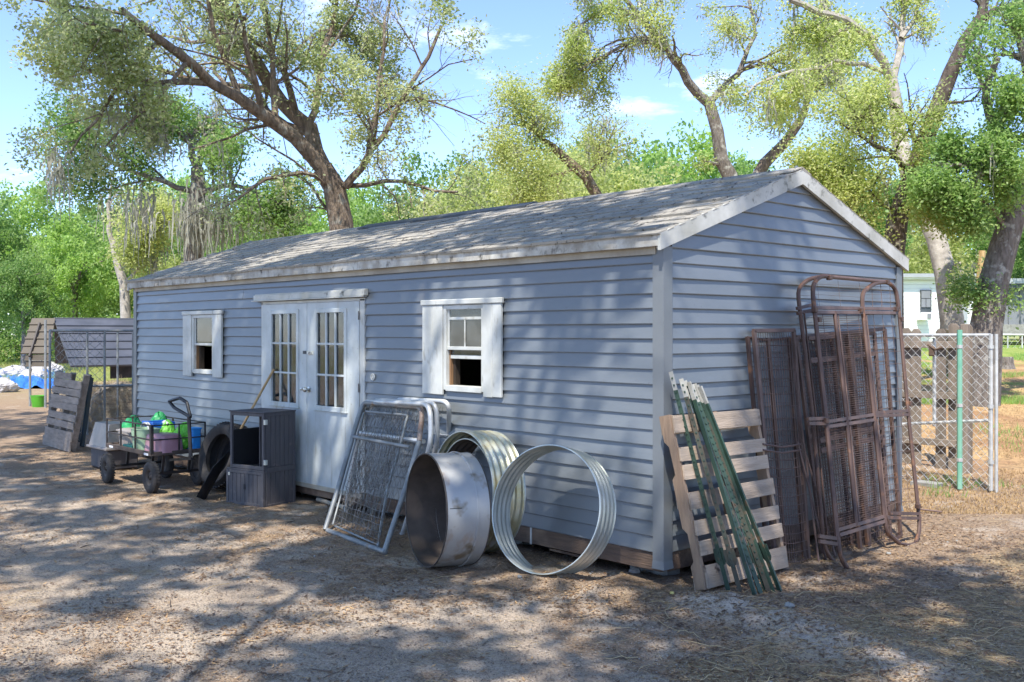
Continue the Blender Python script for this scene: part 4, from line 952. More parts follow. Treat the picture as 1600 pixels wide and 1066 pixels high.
MB().lathe([(0, -TW * .30), (RI + .05, -TW * .30), (RI + .05, -TW * .34), (0, -TW * .34)], tc_, ax, 36).build('shade_disc', M['blackplastic'], ty)  # black disc added behind the hole to stand in for its shade
b = MB(); u = np.cross(ax, (0, 0, 1)); u /= np.linalg.norm(u); w_ = np.cross(ax, u)
for k in range(46):
    for sd in (-1, 1):
        q = (k + (.5 if sd > 0 else 0)) / 46 * 2 * math.pi; e1 = math.cos(q) * u + math.sin(q) * w_; e2 = -math.sin(q) * u + math.cos(q) * w_; m4 = np.eye(4); aa = ax * math.cos(.35 * sd) + e2 * math.sin(.35 * sd); m4[:3, 0] = e1; m4[:3, 1] = np.cross(aa, e1) * 1; m4[:3, 2] = aa; m4[:3, 3] = tc_ + e1 * (RO + .002)
        b.bx((-.012, -.013, .012 if sd > 0 else -.115), (.010, .013, .115 if sd > 0 else -.012), .003, m4)
b.build('tread', M['tyre'], ty, kind='stuff')

# ================================================================== SHOVEL
sh = thing('shovel', 'wooden handled black plastic shovel leaning point down between tyre and cabinet', 'shovel', (-5.94, -.79, 0))
S0 = W(428, 577, -.045); tip = G(316, 780); dv = (tip - S0); 
gr_ = S0 + dv * .53; end = tip
MB().tube([S0, S0 + dv * .2 + np.array([0, 0, .004]), S0 + dv * .6], .0145, 10).build('handle', M['handle'], sh, True)
d = dv / np.linalg.norm(dv); sx = np.cross(d, (CAM - tip) / np.linalg.norm(CAM - tip)); sx /= np.linalg.norm(sx); nn_ = np.cross(sx, d); 
b = MB(); V = []; Fc = []; K = 9
for i in range(K):
    t = i / (K - 1); c = S0 + dv * (.56 + .44 * t); hw = .028 + .13 * min(1, t * 3.2) ** 1.2 * (1 if t < .85 else 1 - .35 * ((t - .85) / .15) ** 2)
    for s in (-1, -.5, 0, .5, 1): V.append(c + (nn_ * hw * s) * .95 + sx * (.10 * min(1, t * 2) * (abs(s) ** 2) - .03))
for i in range(K - 1):
    for j in range(4): Fc.append((i * 5 + j, i * 5 + j + 1, i * 5 + 6 + j, i * 5 + 5 + j))
nV = len(V); V2 = [v_ + sx * -.005 for v_ in V]; b.add(V + V2, Fc + [tuple(reversed([q + nV for q in f])) for f in Fc] + [(i * 5, i * 5 + 5, nV + i * 5 + 5, nV + i * 5) for i in range(K - 1)] + [(i * 5 + 4, nV + i * 5 + 4, nV + i * 5 + 9, i * 5 + 9) for i in range(K - 1)] + [((K - 1) * 5 + j, (K - 1) * 5 + j + 1, nV + (K - 1) * 5 + j + 1, nV + (K - 1) * 5 + j) for j in range(4)])
b.build('blade', M['blackplastic'], sh, True)
MB().tube([S0 + dv * .50, S0 + dv * .60], .021, 10).build('socket', M['blackplastic'], sh, True)

# ================================================================== GARDEN WAGON AND ITS LOAD
wg = thing('garden_wagon', 'black steel garden wagon with rail sides and four knobbly rubber wheels', 'wagon', (-7.5, -.7, 0))
x0, x1, y0, y1, zb = -8.17, -6.79, -1.03, -.36, .445
for (x, y) in ((-6.75, -1.05), (-7.95, -1.10), (-6.94, -.38), (-7.88, -.38)):
    cz = .183; c = np.array([x, y, cz + gz(x, y) + .004]); ax = np.array([0., -1, 0]) if y < -.7 else np.array([0., 1, 0])
    if y < -.7 and x < -7.5: ax = np.array([-.1, -1, 0]); 
    wt = MB(); pr = [(.095, .034), (.135, .046), (.166, .040), (.182, .022), (.184, 0), (.182, -.022), (.166, -.040), (.135, -.046), (.095, -.034)]
    wh = wt.lathe(pr, c, ax, 36, closed=True).build('wheel', M['tyre'], wg, True)
    MB().lathe([(.0, .02), (.022, .022), (.022, .035), (.035, .012), (.07, .006), (.088, .03), (.096, .033), (.098, -.03), (.07, -.01), (.0, -.012)], c, ax, 28).build('rim', M['hub'], wh, True)
    b = MB()
    for k in range(30):
        q = k / 30 * 6.283; e1 = np.array([math.cos(q), 0, math.sin(q)]); e2 = np.array([-math.sin(q), 0, math.cos(q)]); m4 = np.eye(4); m4[:3, 0] = e1; m4[:3, 1] = (0, 1, 0); m4[:3, 2] = e2; m4[:3, 3] = c + e1 * .182
        for yy in (-.03, .004): b.bx((-.006, yy, -.012), (.0035, yy + .026, .009), .002, m4)
    b.build('tread', M['tyre'], wh, kind='stuff')
b = MB(); b.bx((x0 + .01, y0 + .01, zb - .012), (x1 - .01, y1 - .01, zb)); b.build('bed', M['bedside'], wg)
for lo, hi in (((x0, y0 - .012, zb - .03), (x1, y0 + .012, zb + .022)), ((x0, y1 - .012, zb - .03), (x1, y1 + .012, zb + .022)), ((x0 - .012, y0, zb - .028), (x0 + .012, y1, zb + .02)), ((x1 - .012, y0, zb - .028), (x1 + .012, y1, zb + .02))):
    MB().bx(lo, hi, .004).build('bed_rim', M['bedside'] if lo[1] < -1 else M['black'], wg)
zt = .775
for y in (y0, y1):
    for z in (zt, zb + .16): MB().bx((x0, y - .008, z - .008), (x1, y + .008, z + .008), .002).build('side_rail', M['black'], wg)
    for x in (x0 + .01, x0 + .46, x0 + .9, x1 - .012): MB().bx((x - .009, y - .012 + .003, zb + .0), (x + .009, y + .009, zt + .006), .002).build('side_post', M['black'], wg)
for x in (x0, x1):
    for z in (zt, zb + .16): MB().bx((x - .008, y0 + .01, z - .007), (x + .008, y1 - .01, z + .007), .002).build('end_rail', M['black'], wg)
    MB().bx((x - .008, (y0 + y1) / 2 - .008, zb), (x + .0085, (y0 + y1) / 2 + .008, zt), .002).build('end_post', M['black'], wg)
MB().bx((x1 - .03, y0 - .016, zb), (x1 + .014, y0 + .02, zt + .01), .003).build('corner_post', M['black'], wg)
b = MB()
for x in (-7.97, -6.92): b.beam((x, -1.05, .19), (x, -.38, .19), .03, .03); b.beam((x, -.85, .19), (x + .06, -.85, zb - .02), .03, .02); b.beam((x, -.52, .19), (x + .06, -.52, zb - .02), .03, .02)
b.beam((-7.0, -.7, .33), (-6.42, -.7, .40), .04, .03); b.build('axle_frame', M['black'], wg)
H0 = np.array([-6.42, -.72, .42]); H1 = W(295, 650, -.72)
MB().tube([H0, H0 + (H1 - H0) * .5, H1], .023, 8).build('pull_bar', M['black'], wg, True)
hp = [W(x, y, -.72) for x, y in ((298, 652), (272, 637), (264, 627), (281, 622), (292, 629), (295, 642))]
MB().tube(rounded(hp, .02, 4, True), .020, 8, closed=True).build('grip', M['blackplastic'], wg, True)
for (x, z) in ((-8.05, zb - .012), (-6.98, zb - .014)): MB().bx((x, y0 - .0145, z - .012), (x + .12, y0 - .0125, z + .014)).build('sticker', M['acrylic'], wg)
def tub(name, label, cat, c, w, d_, h, m_, taper=.85, rot=0., lip=.012, group=None, open_=True):
    t = thing(name, label, cat, c, group); ca, sa = math.cos(rot), math.sin(rot); V = []; Fc = []; NS = 28; lv = []
    if open_: lv = [(taper, 0), (taper + (1 - taper) * .5, .5), (1, .96), (1.05, .965), (1.05, 1.0), (.97, 1.0), (taper * .95, .05)]
    else: lv = [(taper, 0), (taper + (1 - taper) * .5, .5), (1, .86), (.97, .95), (.86, 1.0), (.4, 1.01)]
    for s, z in lv:
        for k in range(NS):
            q = k / NS * 6.2832; cx_, sy_ = math.cos(q), math.sin(q); p4 = .38; X = math.copysign(abs(cx_) ** p4, cx_) * w / 2 * s; Y = math.copysign(abs(sy_) ** p4, sy_) * d_ / 2 * s
            V.append((c[0] + X * ca - Y * sa, c[1] + X * sa + Y * ca, c[2] + z * h))
    for i in range(len(lv) - 1):
        for k in range(NS): Fc.append((i * NS + k, i * NS + (k + 1) % NS, (i + 1) * NS + (k + 1) % NS, (i + 1) * NS + k))
    Fc.append(tuple(range(NS - 1, -1, -1))); Fc.append(tuple((len(lv) - 1) * NS + k for k in range(NS)))
    MB().add(V, Fc).build('shell', m_, t, True); return t
tb = tub('storage_box', 'pale stone coloured plastic box at the rear of the wagon bed', 'plastic box', (-7.94, -.72, zb), .46, .40, .20, M['pstone'], .92, 0, open_=False)
MB().bx((-8.16, -.92, zb + .165), (-7.72, -.52, zb + .185), .006).build('lid', M['pstone'], tb)
t = tub('plastic_tub', 'sage green plastic tub upright behind the near rail of the wagon', 'tub', (-7.28, -.90, zb), .36, .24, .26, M['psage'], .82, .1)
t = tub('plastic_tub', 'dusty pink upturned tub at the front corner of the wagon', 'tub', (-6.98, -.80, zb), .36, .30, .21, M['ppink'], 1.12, .2, open_=False)
t = tub('plastic_jug', 'bright blue plastic container between the pink tub and the pull bar', 'jug', (-6.96, -.43, zb), .17, .13, .25, M['pblue2'], .95)
MB().bx((-7.01, -.502, zb + .115), (-6.93, -.4965, zb + .13)).build('label_strip', M['acrylic'], t)
MB().bx((-7.045, -.50, zb + .245), (-6.875, -.36, zb + .262), .004).build('lid', M['pblue2'], t)
# blue crate
bc = thing('plastic_crate', 'dark blue plastic crate with slotted sides amid the wagon load', 'crate', (-7.55, -.62, zb)); 
for k in range(7): x = -7.71 + .05 * k; MB().bx((x, -.755, zb), (x + .032, -.743, zb + .30), .002).build('slat', M['pblue'], bc)
for lo, hi in (((-7.72, -.742, zb + .0), (-7.38, -.73, zb + .31)), ((-7.72, -.762, zb + .26), (-7.38, -.742, zb + .315)), ((-7.72, -.73, zb), (-7.71, -.48, zb + .31)), ((-7.39, -.73, zb), (-7.38, -.48, zb + .31)), ((-7.71, -.49, zb), (-7.39, -.48, zb + .31))): MB().bx(lo, hi, .003).build('wall_panel', M['pblue'], bc)
MB().bx((-7.78, -.98, zb + .001), (-7.50, -.80, zb + .035), .006).build('tray', M['pteal'], bc)
hs = thing('garden_hose', 'pale grey hose looped over the blue crate in the wagon', 'hose', (-7.5, -.85, zb)); b = MB()
for k in range(2): b.tube([(-7.5 + (.13 + .012 * k) * math.cos(q), -.80 - .03 * k + .02 * math.sin(q), zb + .17 + .135 * math.sin(q)) for q in np.linspace(-.6, 4.2, 22)], .010, 7)
b.build('coil', M['galvwhite'], hs, True)
# bags: crumpled
def bag(label, c, r, m_, seed, h=1.0, name='plastic_bag', cat='bag', tuft=True, group=None):
    rg = random.Random(seed); V = []; Fc = []; NU, NV = 22, 14; t = thing(name, label, cat, c, group)
    for i in range(NV + 1):
        ph = math.pi * i / NV
        for k in range(NU):
            q = k / NU * 6.2832; e = np.array([math.sin(ph) * math.cos(q), math.sin(ph) * math.sin(q), -math.cos(ph)])
            f = 1 + .16 * math.sin(3 * q + seed + 2 * ph) + .08 * math.sin(7 * q + 5 * ph + seed * 2) + .04 * rg.uniform(-1, 1) * math.sin(ph)
            zz = e[2] * h * f
            if tuft and e[2] > .75: zz += (e[2] - .75) * 1.1 * h
            V.append((c[0] + e[0] * r * f, c[1] + e[1] * r * f, max(c[2] + r * .8 * h + zz * r, c[2])))
    for i in range(NV):
        for k in range(NU): Fc.append((i * NU + k, i * NU + (k + 1) % NU, (i + 1) * NU + (k + 1) % NU, (i + 1) * NU + k))
    MB().add(V, Fc).build('skin', m_, t); return t
bag('lime green crumpled bag standing in the wagon beside the blue container', (-7.06, -.50, zb + .003), .13, M['plime'], 3, 1.1)
bag('small lime green bag top showing above the sage tub', (-7.36, -.60, zb + .003), .12, M['plime'], 5, 1.25)
bag('emerald green bag on the box outside the rear of the wagon', (-8.62, -.50, .48), .14, M['pgreen'], 9, .9)
bag('emerald green bag slumped at the back corner of the wagon bed', (-7.98, -.43, zb + .20), .10, M['pgreen'], 12, .9)
wf_ = thing('plastic_scoop', 'white plastic scoop sticking up beside the lime bag in the wagon', 'scoop', (-7.2, -.62, zb + .2)); MB().tube([W(232, 676, -.62), W(252, 664, -.62)], .012, 7).tube([W(252, 664, -.62), W(258, 660, -.62), W(262, 663, -.6)], [.022, .03, .02], 7).build('body', M['pwhite'], wf_, True)
# box outside the rear of the wagon
bx_ = thing('storage_tub', 'tan and grey lidded storage tub standing behind the rear wheel of the wagon', 'storage box', (-9.3, -.6, 0))
q0 = G(148, 726); q1 = G(196, 728)
xa, ya = -9.62, -.70
MB().bx((xa, ya, .0), (xa + .62, ya + .42, .27), .015).build('lower_bin', M['cabinet'], bx_); MB().bx((xa - .05, ya - .05, .271), (xa + .67, ya + .47, .305), .008).build('rim', M['pstone'], bx_); MB().prism([(xa - .02, ya - .02, .306), (xa + .64, ya - .02, .306), (xa + .58, ya + .04, .62), (xa + .06, ya + .04, .62)], (0, .38, 0)).build('upper_bin', M['pstone'], bx_)

# ================================================================== LEFT BACKGROUND
rng = random.Random(21)
# grey pallet leaning on the kennel, blue painted posts behind
gp = thing('wooden_pallet', 'weathered grey wooden pallet leaning on the dog kennel frame, left of wagon', 'pallet', (-12.2, -.25, 0))
b0, b1 = G(68, 694), G(109, 707); k0, k1 = G(80, 694), G(208, 688)
topc = D(88, 583, 16.6); PG = Plane(b0, b1, topc)
QG = [PG(67, 695), PG(108, 707), PG(131, 586), PG(87, 580)]
for (t0, t1) in ((.01, .13), (.135, .25), (.30, .38), (.40, .48), (.53, .61), (.62, .70), (.72, .80), (.82, .91), (.92, .995)):
    a = bilin(QG, rng.uniform(-.02, .02), (t0 + t1) / 2); c = bilin(QG, 1 + rng.uniform(-.02, .02), (t0 + t1) / 2 + rng.uniform(-.006, .006))
    if t0 > .9: c = bilin(QG, .6, (t0 + t1) / 2)
    MB().beam(a, c, np.linalg.norm(QG[3] - QG[0]) * (t1 - t0) * .95, .018, up=PG.n).jit(.003, rng).build('deck_board', M['greypallet'], gp)
for s in (0.02, .5, .97):
    a = bilin(QG, s, 0) - PG.n * .06; c = bilin(QG, s, 1) - PG.n * .06; MB().beam(a, c, .04, .09, up=PG.n).build('stringer', M['greypallet'], gp)
for k, ((tx, ty), (bx2, by), lab) in enumerate((((140, 585), (112, 704), 'blue grey painted board leaning beside the grey pallet, nearest it'), ((143, 590), (128, 698), 'second blue grey board behind the pallet, leaning right'), ((128, 600), (122, 690), 'short dark blue board propped behind the grey pallet'))):
    q = thing('painted_board', lab, 'board', (*G(bx2, by)[:2], 0), 'blue boards behind the grey pallet'); B = G(bx2, by); dd = (B[:2] - CAM[:2]) @ VV; A = D(tx, ty, dd + .25); MB().beam(B, A, .10, .035, up=-VV.tolist()[0] * np.array([1, 0, 0]) + np.array([0, 1, 0]) * VV[1], ch=.004).build('plank', M['bluewood'], q)
    
# dog kennel frame
kn = thing('dog_kennel', 'open galvanized dog kennel frame with wire mesh behind the shed corner', 'kennel', (-12.8, .5, 0))
KA = np.array([k0[0], k0[1], 0]); KB = np.array([k1[0], k1[1], 0]) ; KU = (KB - KA); KU /= np.linalg.norm(KU); KN = np.array([-abs(KU[1]), KU[0] if KU[0] < 0 else KU[0], 0]); KN = np.array([VV[0], VV[1], 0]); HK = 1.90; KL = np.linalg.norm(KB - KA)
KA = KA - KU * .02; DK = 1.5
def T(a, c, r=.021, nm='tube', m_='galv'): MB().tube([a, c], r, 8).build(nm, M[m_], kn, True)
up_ = np.array([0, 0, HK])
cs = [KA, KB, KB + KN * DK, KA + KN * DK]
for c in cs + [KA + KU * KL * .66, KA + KU * KL * .40 + KN * DK]: T(c, c + up_, nm='post')
for i in range(4): T(cs[i] + up_, cs[(i + 1) % 4] + up_, nm='top_rail')
T(KA + KU * KL * .66 + np.array([0, 0, .95]), KB + np.array([0, 0, .95]), nm='mid_rail'); T(cs[3] + up_ * .47, cs[2] + up_ * .47, nm='mid_rail')
b = MB(); chain(b, [KA + np.array([0, 0, .02]), KA + KU * KL * .66 + np.array([0, 0, .02]), KA + KU * KL * .66 + up_, KA + up_], .075, .006, rng, .006, KN)
chain(b, [cs[0] + np.array([0, 0, .02]), cs[3] + np.array([0, 0, .02]), cs[3] + up_, cs[0] + up_], .075, .0022, rng, .006, KU)
b.build('chain_mesh', M['galv'], kn, kind='stuff')
# round hay bales in the kennel
def bale(label, c, r, ln, seed):
    t = thing('hay_bale', label, 'hay bale', (c[0], c[1], 0), 'hay bales behind the kennel frame'); rg = random.Random(seed); ax = np.array([RR[0], RR[1], 0]) * .35 - np.array([VV[0], VV[1], 0]) * .94; ax /= np.linalg.norm(ax)
    b = MB(); b.lathe([(0, ln / 2), (r * .5, ln / 2 + .03), (r * .9, ln / 2), (r, ln / 2 - .08), (r * 1.02, 0), (r, -ln / 2 + .08), (r * .9, -ln / 2), (0, -ln / 2)], (c[0], c[1], r * .97), ax, 40, wob=lambda q: .03 * math.sin(3 * q + seed) + .015 * math.sin(11 * q)); b.build('bale_body', M['hay'], t, True)
    V = []; Fc = []
    u = np.cross(ax, (0, 0, 1)); w_ = np.array([0, 0, 1.])
    for k in range(2600):
        q = rg.uniform(0, 6.283); rr_ = r * math.sqrt(rg.random()); p = np.array([c[0], c[1], r * .97]) + ax * (ln / 2 + rg.uniform(0, .05)) + rr_ * (math.cos(q) * u + math.sin(q) * w_)
        if k % 2: p = np.array([c[0], c[1], r * .97]) + ax * rg.uniform(-ln / 2, ln / 2) + (r + rg.uniform(0, .04)) * (math.cos(q) * u + math.sin(q) * w_)
        d_ = np.array([rg.gauss(0, 1) for _ in range(3)]); d_ /= np.linalg.norm(d_); L = rg.uniform(.05, .16); s_ = np.cross(d_, ax) * .003
        o = len(V); V += [p - s_, p + s_, p + d_ * L]; Fc.append((o, o + 1, o + 2))
    npmesh('loose_straw', V, Fc, mat('hay_straw_%d' % seed, (.42, .34, .22), (.24, .18, .11), .9, bump=0, scale=12), t, kind='stuff')
bale('netted round hay bale filling the right bay of the kennel', D(183, 640, 19.2), .47, .9, 2); bale('darker round hay bale left of the netted one, behind the kennel frame', D(139, 640, 19.6), .44, .9, 5)
# carport
cpt = thing('carport', 'low metal carport with ribbed blue grey roof and tan underside, far left', 'carport', (*D(120, 600, 26)[:2], 0))
rA = D(58, 498, 26.4); rB = D(225, 498, 27.5); rB[2] = rA[2]; eA = D(110, 573, 25.0); eB = D(230, 573, 26.1); eB[2] = eA[2]; ridgeA = D(84, 498, 26.5); ridgeA[2] = rA[2]
fB = rB + (rB - eB) * np.array([1, 1, -1]); fA = ridgeA + (rB - eB) * np.array([1, 1, -1])
def panel_rows(q, n, nm, m_, th=.02, rib=.03):
    # ribbed sheets: one per row
    for i in range(n):
        t0, t1 = i / n, (i + 1) / n; a, c, d_, e_ = bilin(q, 0, t0), bilin(q, 1, t0), bilin(q, 1, t1), bilin(q, 0, t1); nn = np.cross(c - a, e_ - a); nn /= np.linalg.norm(nn)
        if nn[2] < 0: nn = -nn
        sl = (e_ - a) / np.linalg.norm(e_ - a)
        b = MB(); b.prism([a, c, d_ - sl * .006, e_ - sl * .006], nn * -th); b.prism([a + nn * .001, c + nn * .001, c + sl * .05 + nn * .001, a + sl * .05 + nn * .001], nn * rib); b.build(nm, m_, cpt)
panel_rows([eA, eB, rB, ridgeA], 6, 'roof_sheet', M['carblue']); panel_rows([fA, fB, rB + np.array([0, 0, .03]), ridgeA + np.array([0, 0, .03])], 6, 'roof_sheet', M['carblue'])
tA = D(50, 497, 26.6); t1 = D(86, 497, 26.4); t2 = D(77, 553, 25.6); t3 = D(33, 553, 25.9)
panel_rows([t3, t2, t1, tA], 5, 'end_sheet', M['cartan']); t4 = D(79, 573, 25.55); t5 = D(41, 573, 25.85)
panel_rows([t5, t4, D(77, 554, 25.58), D(39, 554, 25.88)], 2, 'end_sheet', M['cartan'])
b = MB(); b.tube([D(62, 505, 26.3), D(46, 557, 25.7)], .035, 6); b.build('brace', M['black'], cpt)
for a in ((47, 556, 635, 25.7), (71, 500, 637, 25.4)):
    B = G(a[0], a[2]); dd = (B[:2] - CAM[:2]) @ VV; A = D(a[0], a[1], dd); MB().tube([B, A], .032, 8).build('post', M['galv'], cpt, True)
MB().prism([D(172, 572, 26.6), D(214, 566, 26.9), D(214, 590, 26.9), D(172, 592, 26.6)], (-.2, .2, 0)).build('dark_box_beam', M['black'], cpt)
bk_ = thing('plastic_bucket', 'bright green bucket on the ground under the carport edge', 'bucket', (*G(62, 636)[:2], 0)); c = G(60, 636); c[2] = 0
MB().lathe([(0, .0), (.14, .0), (.185, .27), (.192, .275), (.19, .29), (.178, .29), (.13, .02), (0, .02)], c, (0, 0, 1), 24).build('shell', M['bucket'], bk_, True)
# tarps and sacks
tp = thing('blue_tarp', 'crumpled blue tarpaulin spread on the ground at the far left', 'tarp', (*D(20, 600, 36)[:2], 0)); NN, MM_ = 46, 16; V = []
for j in range(MM_):
    for i in range(NN):
        p = G(-60 + 165 * i / (NN - 1), 612 - 30 * j / (MM_ - 1)); V.append((p[0], p[1], .05 + .75 * max(0, float(fbm(i * .25, j * .35, 4)) + .35) * (.35 + .65 * math.sin(math.pi * j / (MM_ - 1))) * (1 if 0 < i < NN - 1 else .1)))
MB().add(V, [(j * NN + i, j * NN + i + 1, (j + 1) * NN + i + 1, (j + 1) * NN + i) for j in range(MM_ - 1) for i in range(NN - 1)]).build('sheet', M['tarpblue'], tp)
for k, (x, y, r, lab) in enumerate(((20, 596, .55, 'white sack humped on the blue tarp, left of the bright heap'), (50, 600, .5, 'large white sack lying on the front of the blue tarp'), (72, 592, .60, 'white sack behind the carport post on the tarp'), (64, 582, .6, 'tall white sack at the back of the tarp heap'), (2, 616, .45, 'pale sack at the left picture edge before the tarp'), (36, 588, .45, 'small grey white sack in the middle of the tarp heap'))):
    p = G(x, y); bag(lab, (p[0], p[1], .02), r, M['sack'], 30 + k, .55, 'sack', 'sack', False, 'white sacks on the blue tarp')
# leaning wooden posts and wire at the far left
for k, (bx2, by, tx, ty, r_, lab) in enumerate(((17, 572, 28, 511, .13, 'thick pale wooden fence post leaning right at the far left'), (2, 562, -4, 500, .10, 'second leaning wooden fence post at the left picture edge'), (24, 578, 22, 550, .03, 'thin metal stake below the leaning wooden post'), (14, 574, 12, 540, .03, 'thin stake left of the leaning wooden post'))):
    B = G(bx2, by); dd = (B[:2] - CAM[:2]) @ VV; q = thing('fence_post', lab, 'fence post', (B[0], B[1], 0), 'old posts along the far left fence'); MB().tube([B, (B + D(tx, ty, dd)) / 2 + .02, D(tx, ty, dd)], [r_, r_ * .95, r_ * .9], 9).build('shaft', M['barkpale'] if k < 2 else M['greenpost'], q, True)

# ================================================================== RIGHT BACKGROUND FENCES
cl = thing('chain_link_fence', 'galvanized chain link gate panel with one green post, right of the shed', 'fence', (-.8, 6.2, 0)); rng = random.Random(2)
yF = 6.2; X0, X1 = -2.4, -.14
def FT(a, c, r, nm, m_='galvwhite'): MB().tube([a, c], r, 9).build(nm, M[m_], cl, True)
FT((X0, yF, 1.835), (X1, yF, 1.835), .022, 'top_rail'); FT((-.49, yF - .03, 0), (-.49, yF - .03, 1.90), .031, 'green_post', 'greenpost'); FT((X1, yF, .02), (X1, yF, 1.85), .026, 'end_post'); FT((X1 + .055, yF + .02, .0), (X1 + .055, yF + .02, 1.85), .02, 'end_post')
FT((X0, yF + .01, .60), (X1, yF + .01, .84), .02, 'brace_rail'); FT((-.84, yF + .06, .72), (-.84, yF + .06, 1.80), .022, 'short_post'); FT((X0, yF, 0), (X0, yF, 1.85), .024, 'end_post')
b = MB(); b.bx((-.87, yF - .04, 1.58), (-.80, yF + .02, 1.70), .01); b.tube([(-.88, yF - .03, 1.72), (-.78, yF - .04, 1.66), (-.70, yF - .03, 1.69)], .014, 6); b.build('latch', M['base'], cl)
for x in (-.49, X1):
    for z in (1.70, 1.0, .35): MB().lathe([(.036, -.02), (.036, .02), (.030, .02), (.030, -.02)], (x, yF - (.03 if x < -.3 else 0), z), (0, 0, 1), 14, closed=True).build('clamp', M['galvwhite'], cl)
b = MB(); chain(b, [np.array((X0, yF - .028, .02)), np.array((X1, yF - .028, .02)), np.array((X1, yF - .028, 1.83)), np.array((X0, yF - .028, 1.83))], .052, .0042, rng, .0015, (0, 1, 0)); b.build('chain_mesh', M['galvwhite'], cl, kind='stuff')
# fence run going away to the right rear
wfn = thing('picket_fence', 'short run of weathered dog ear picket fence behind the chain link gate', 'fence', (-1.6, 7.5, 0)); x = -3.1; k = 0
while x < -.92:
    zt_ = 1.93 + rng.uniform(-.02, .02) + (.05 if x > -1.3 else 0); wv = .14; yk = 7.5 + .02 * (k % 2)
    if not (-1.68 < x < -1.44):
        MB().prism([(x, yk, .03), (x + wv, yk, .03), (x + wv, yk, zt_ - .045), (x + wv - .035, yk, zt_), (x + .035, yk, zt_), (x, yk, zt_ - .045)], (0, .018, 0)).jit(.003, rng).build('picket', M['fencewood'], wfn)
    x += wv + rng.uniform(.012, .05); k += 1
for z in (.35, .98, 1.66): MB().bx((-3.1, 7.44, z), (-1.1, 7.478, z + .09), .003).build('rail', M['fencewood'], wfn)
MB().bx((-1.02, 7.40, 0), (-.93, 7.49, 1.98), .006).build('corner_post', M['fencewood'], wfn)
for k, (x, y, s, lab) in enumerate(((-1.9, 6.0, .42, 'broken concrete slab lying at the foot of the chain link'), (-1.05, 6.05, .34, 'small flat grey board at the fence foot nearer the green post'))):
    q = thing('flat_slab', lab, 'slab', (x, y, 0)); MB().bx((x, y, gz(x, y) - .02), (x + s, y + .16, gz(x, y) + .055), .01).jit(.006, rng).build('slab_body', M['block'], q)
# loose bar on the ground behind the arched frame
q = thing('steel_rod', 'thin bar lying on the ground right of the arched frame', 'rod', (.3, 3.4, 0)); a = G(1436, 800); c = G(1472, 803); MB().tube([a + np.array([0, 0, .03]), c + np.array([0, 0, .02])], .01, 6).build('bar', M['mauve'], q)
# white home with window and air conditioner, grey house
def at(px, py, d): return D(px, py, d)
hm = thing('mobile_home', 'white mobile home with dark barred window beyond the fence', 'house', (*D(1460, 520, 45)[:2], 1.2))
def wallbox(par, d, px0, px1, py0, py1, dep, nm, m_):
    a = D(px0, py1, d); c = D(px1, py0, d); s = np.array([VV[0], VV[1], 0]); pts = [a, np.array([c[0], c[1], a[2]]), c, np.array([a[0], a[1], c[2]])]; return MB().prism(pts, s * dep).build(nm, m_, par)
wallbox(hm, 45, 1330, 1532, 433, 540, 5, 'wall', M['homewhite'])
for k in range(14): wallbox(hm, 44.97, 1330, 1532, 439 + k * 6.4, 444.6 + k * 6.4, .028, 'siding_board', M['homewhite'])
wallbox(hm, 44.6, 1325, 1536, 427.5, 433.5, 6, 'roof', M['homeroof']); wallbox(hm, 44.7, 1328, 1534, 433.6, 436.5, .2, 'fascia', M['homewhite'])
wd = wallbox(hm, 44.9, 1438.5, 1455.5, 453, 489, .065, 'window', M['homedark']); wallbox(hm, 44.85, 1440, 1454, 455, 466, .04, 'pane', M['homegrey']); wallbox(hm, 44.85, 1440, 1446.4, 467, 480, .04, 'pane', M['homegrey']); wallbox(hm, 44.85, 1447.4, 1454, 467, 480, .04, 'pane', M['homegrey'])
wallbox(hm, 44.4, 1440, 1456, 488, 500, .5, 'air_conditioner', M['homewhite']); wallbox(hm, 44.35, 1449.5, 1455, 490, 498, .04, 'vent_grille', M['homegrey'])
wallbox(hm, 44.86, 1501, 1512, 455, 512, .06, 'door', M['homeroof'])
h2 = thing('grey_house', 'grey house with pale metal roof at the far right beyond the oak', 'house', (*D(1600, 520, 50)[:2], 1.2))
wallbox(h2, 50, 1535, 1760, 450, 508, 6, 'wall', M['homegrey']); wallbox(h2, 49.95, 1535, 1760, 507, 522, .04, 'skirting', M['block']); wallbox(h2, 49.4, 1520, 1770, 435, 443, 8, 'roof', M['homeroof']); wallbox(h2, 49.5, 1522, 1765, 443.2, 450, .5, 'fascia', M['homedark'])
for k in range(12): wallbox(h2, 49.93, 1540 + 18 * k, 1541 + 18 * k, 452, 506, .06, 'batten', M['homegrey'])
lw = thing('low_wire_fence', 'low pale wire fence crossing the lawn before the grey house', 'fence', (*D(1600, 530, 40)[:2], 1.2)); 
a = D(1552, 523, 40); c = D(1800, 526, 40)
MB().tube([a, c], .05, 6).build('top_rail', M['galvwhite'], lw)
for k in range(12): p = a + (c - a) * (k / 11); MB().tube([p, p - np.array([0, 0, .6])], .03, 5).build('post', M['galvwhite'], lw)
b = MB(); chain(b, [a - (0, 0, .6), c - (0, 0, .6), c, a], .12, .006, rng, 0, VV.tolist() + [0]); b.build('chain_mesh', M['galvwhite'], lw, kind='stuff')
sp = D(1572, 558, 27); st = thing('tree_stump', 'short sawn tree stump on the lawn at far right', 'stump', (sp[0], sp[1], gz(sp[0], sp[1])))
zz = gz(sp[0], sp[1]) - .05; MB().lathe([(.26, 0), (.20, .08), (.17, .2), (.165, .33), (.15, .36), (0, .36)], (sp[0], sp[1], zz), (0, 0, 1), 22, wob=lambda q: .09 * math.sin(5 * q) + .05 * math.sin(9 * q)).build('stump_body', M['barkgrey'], st, True)
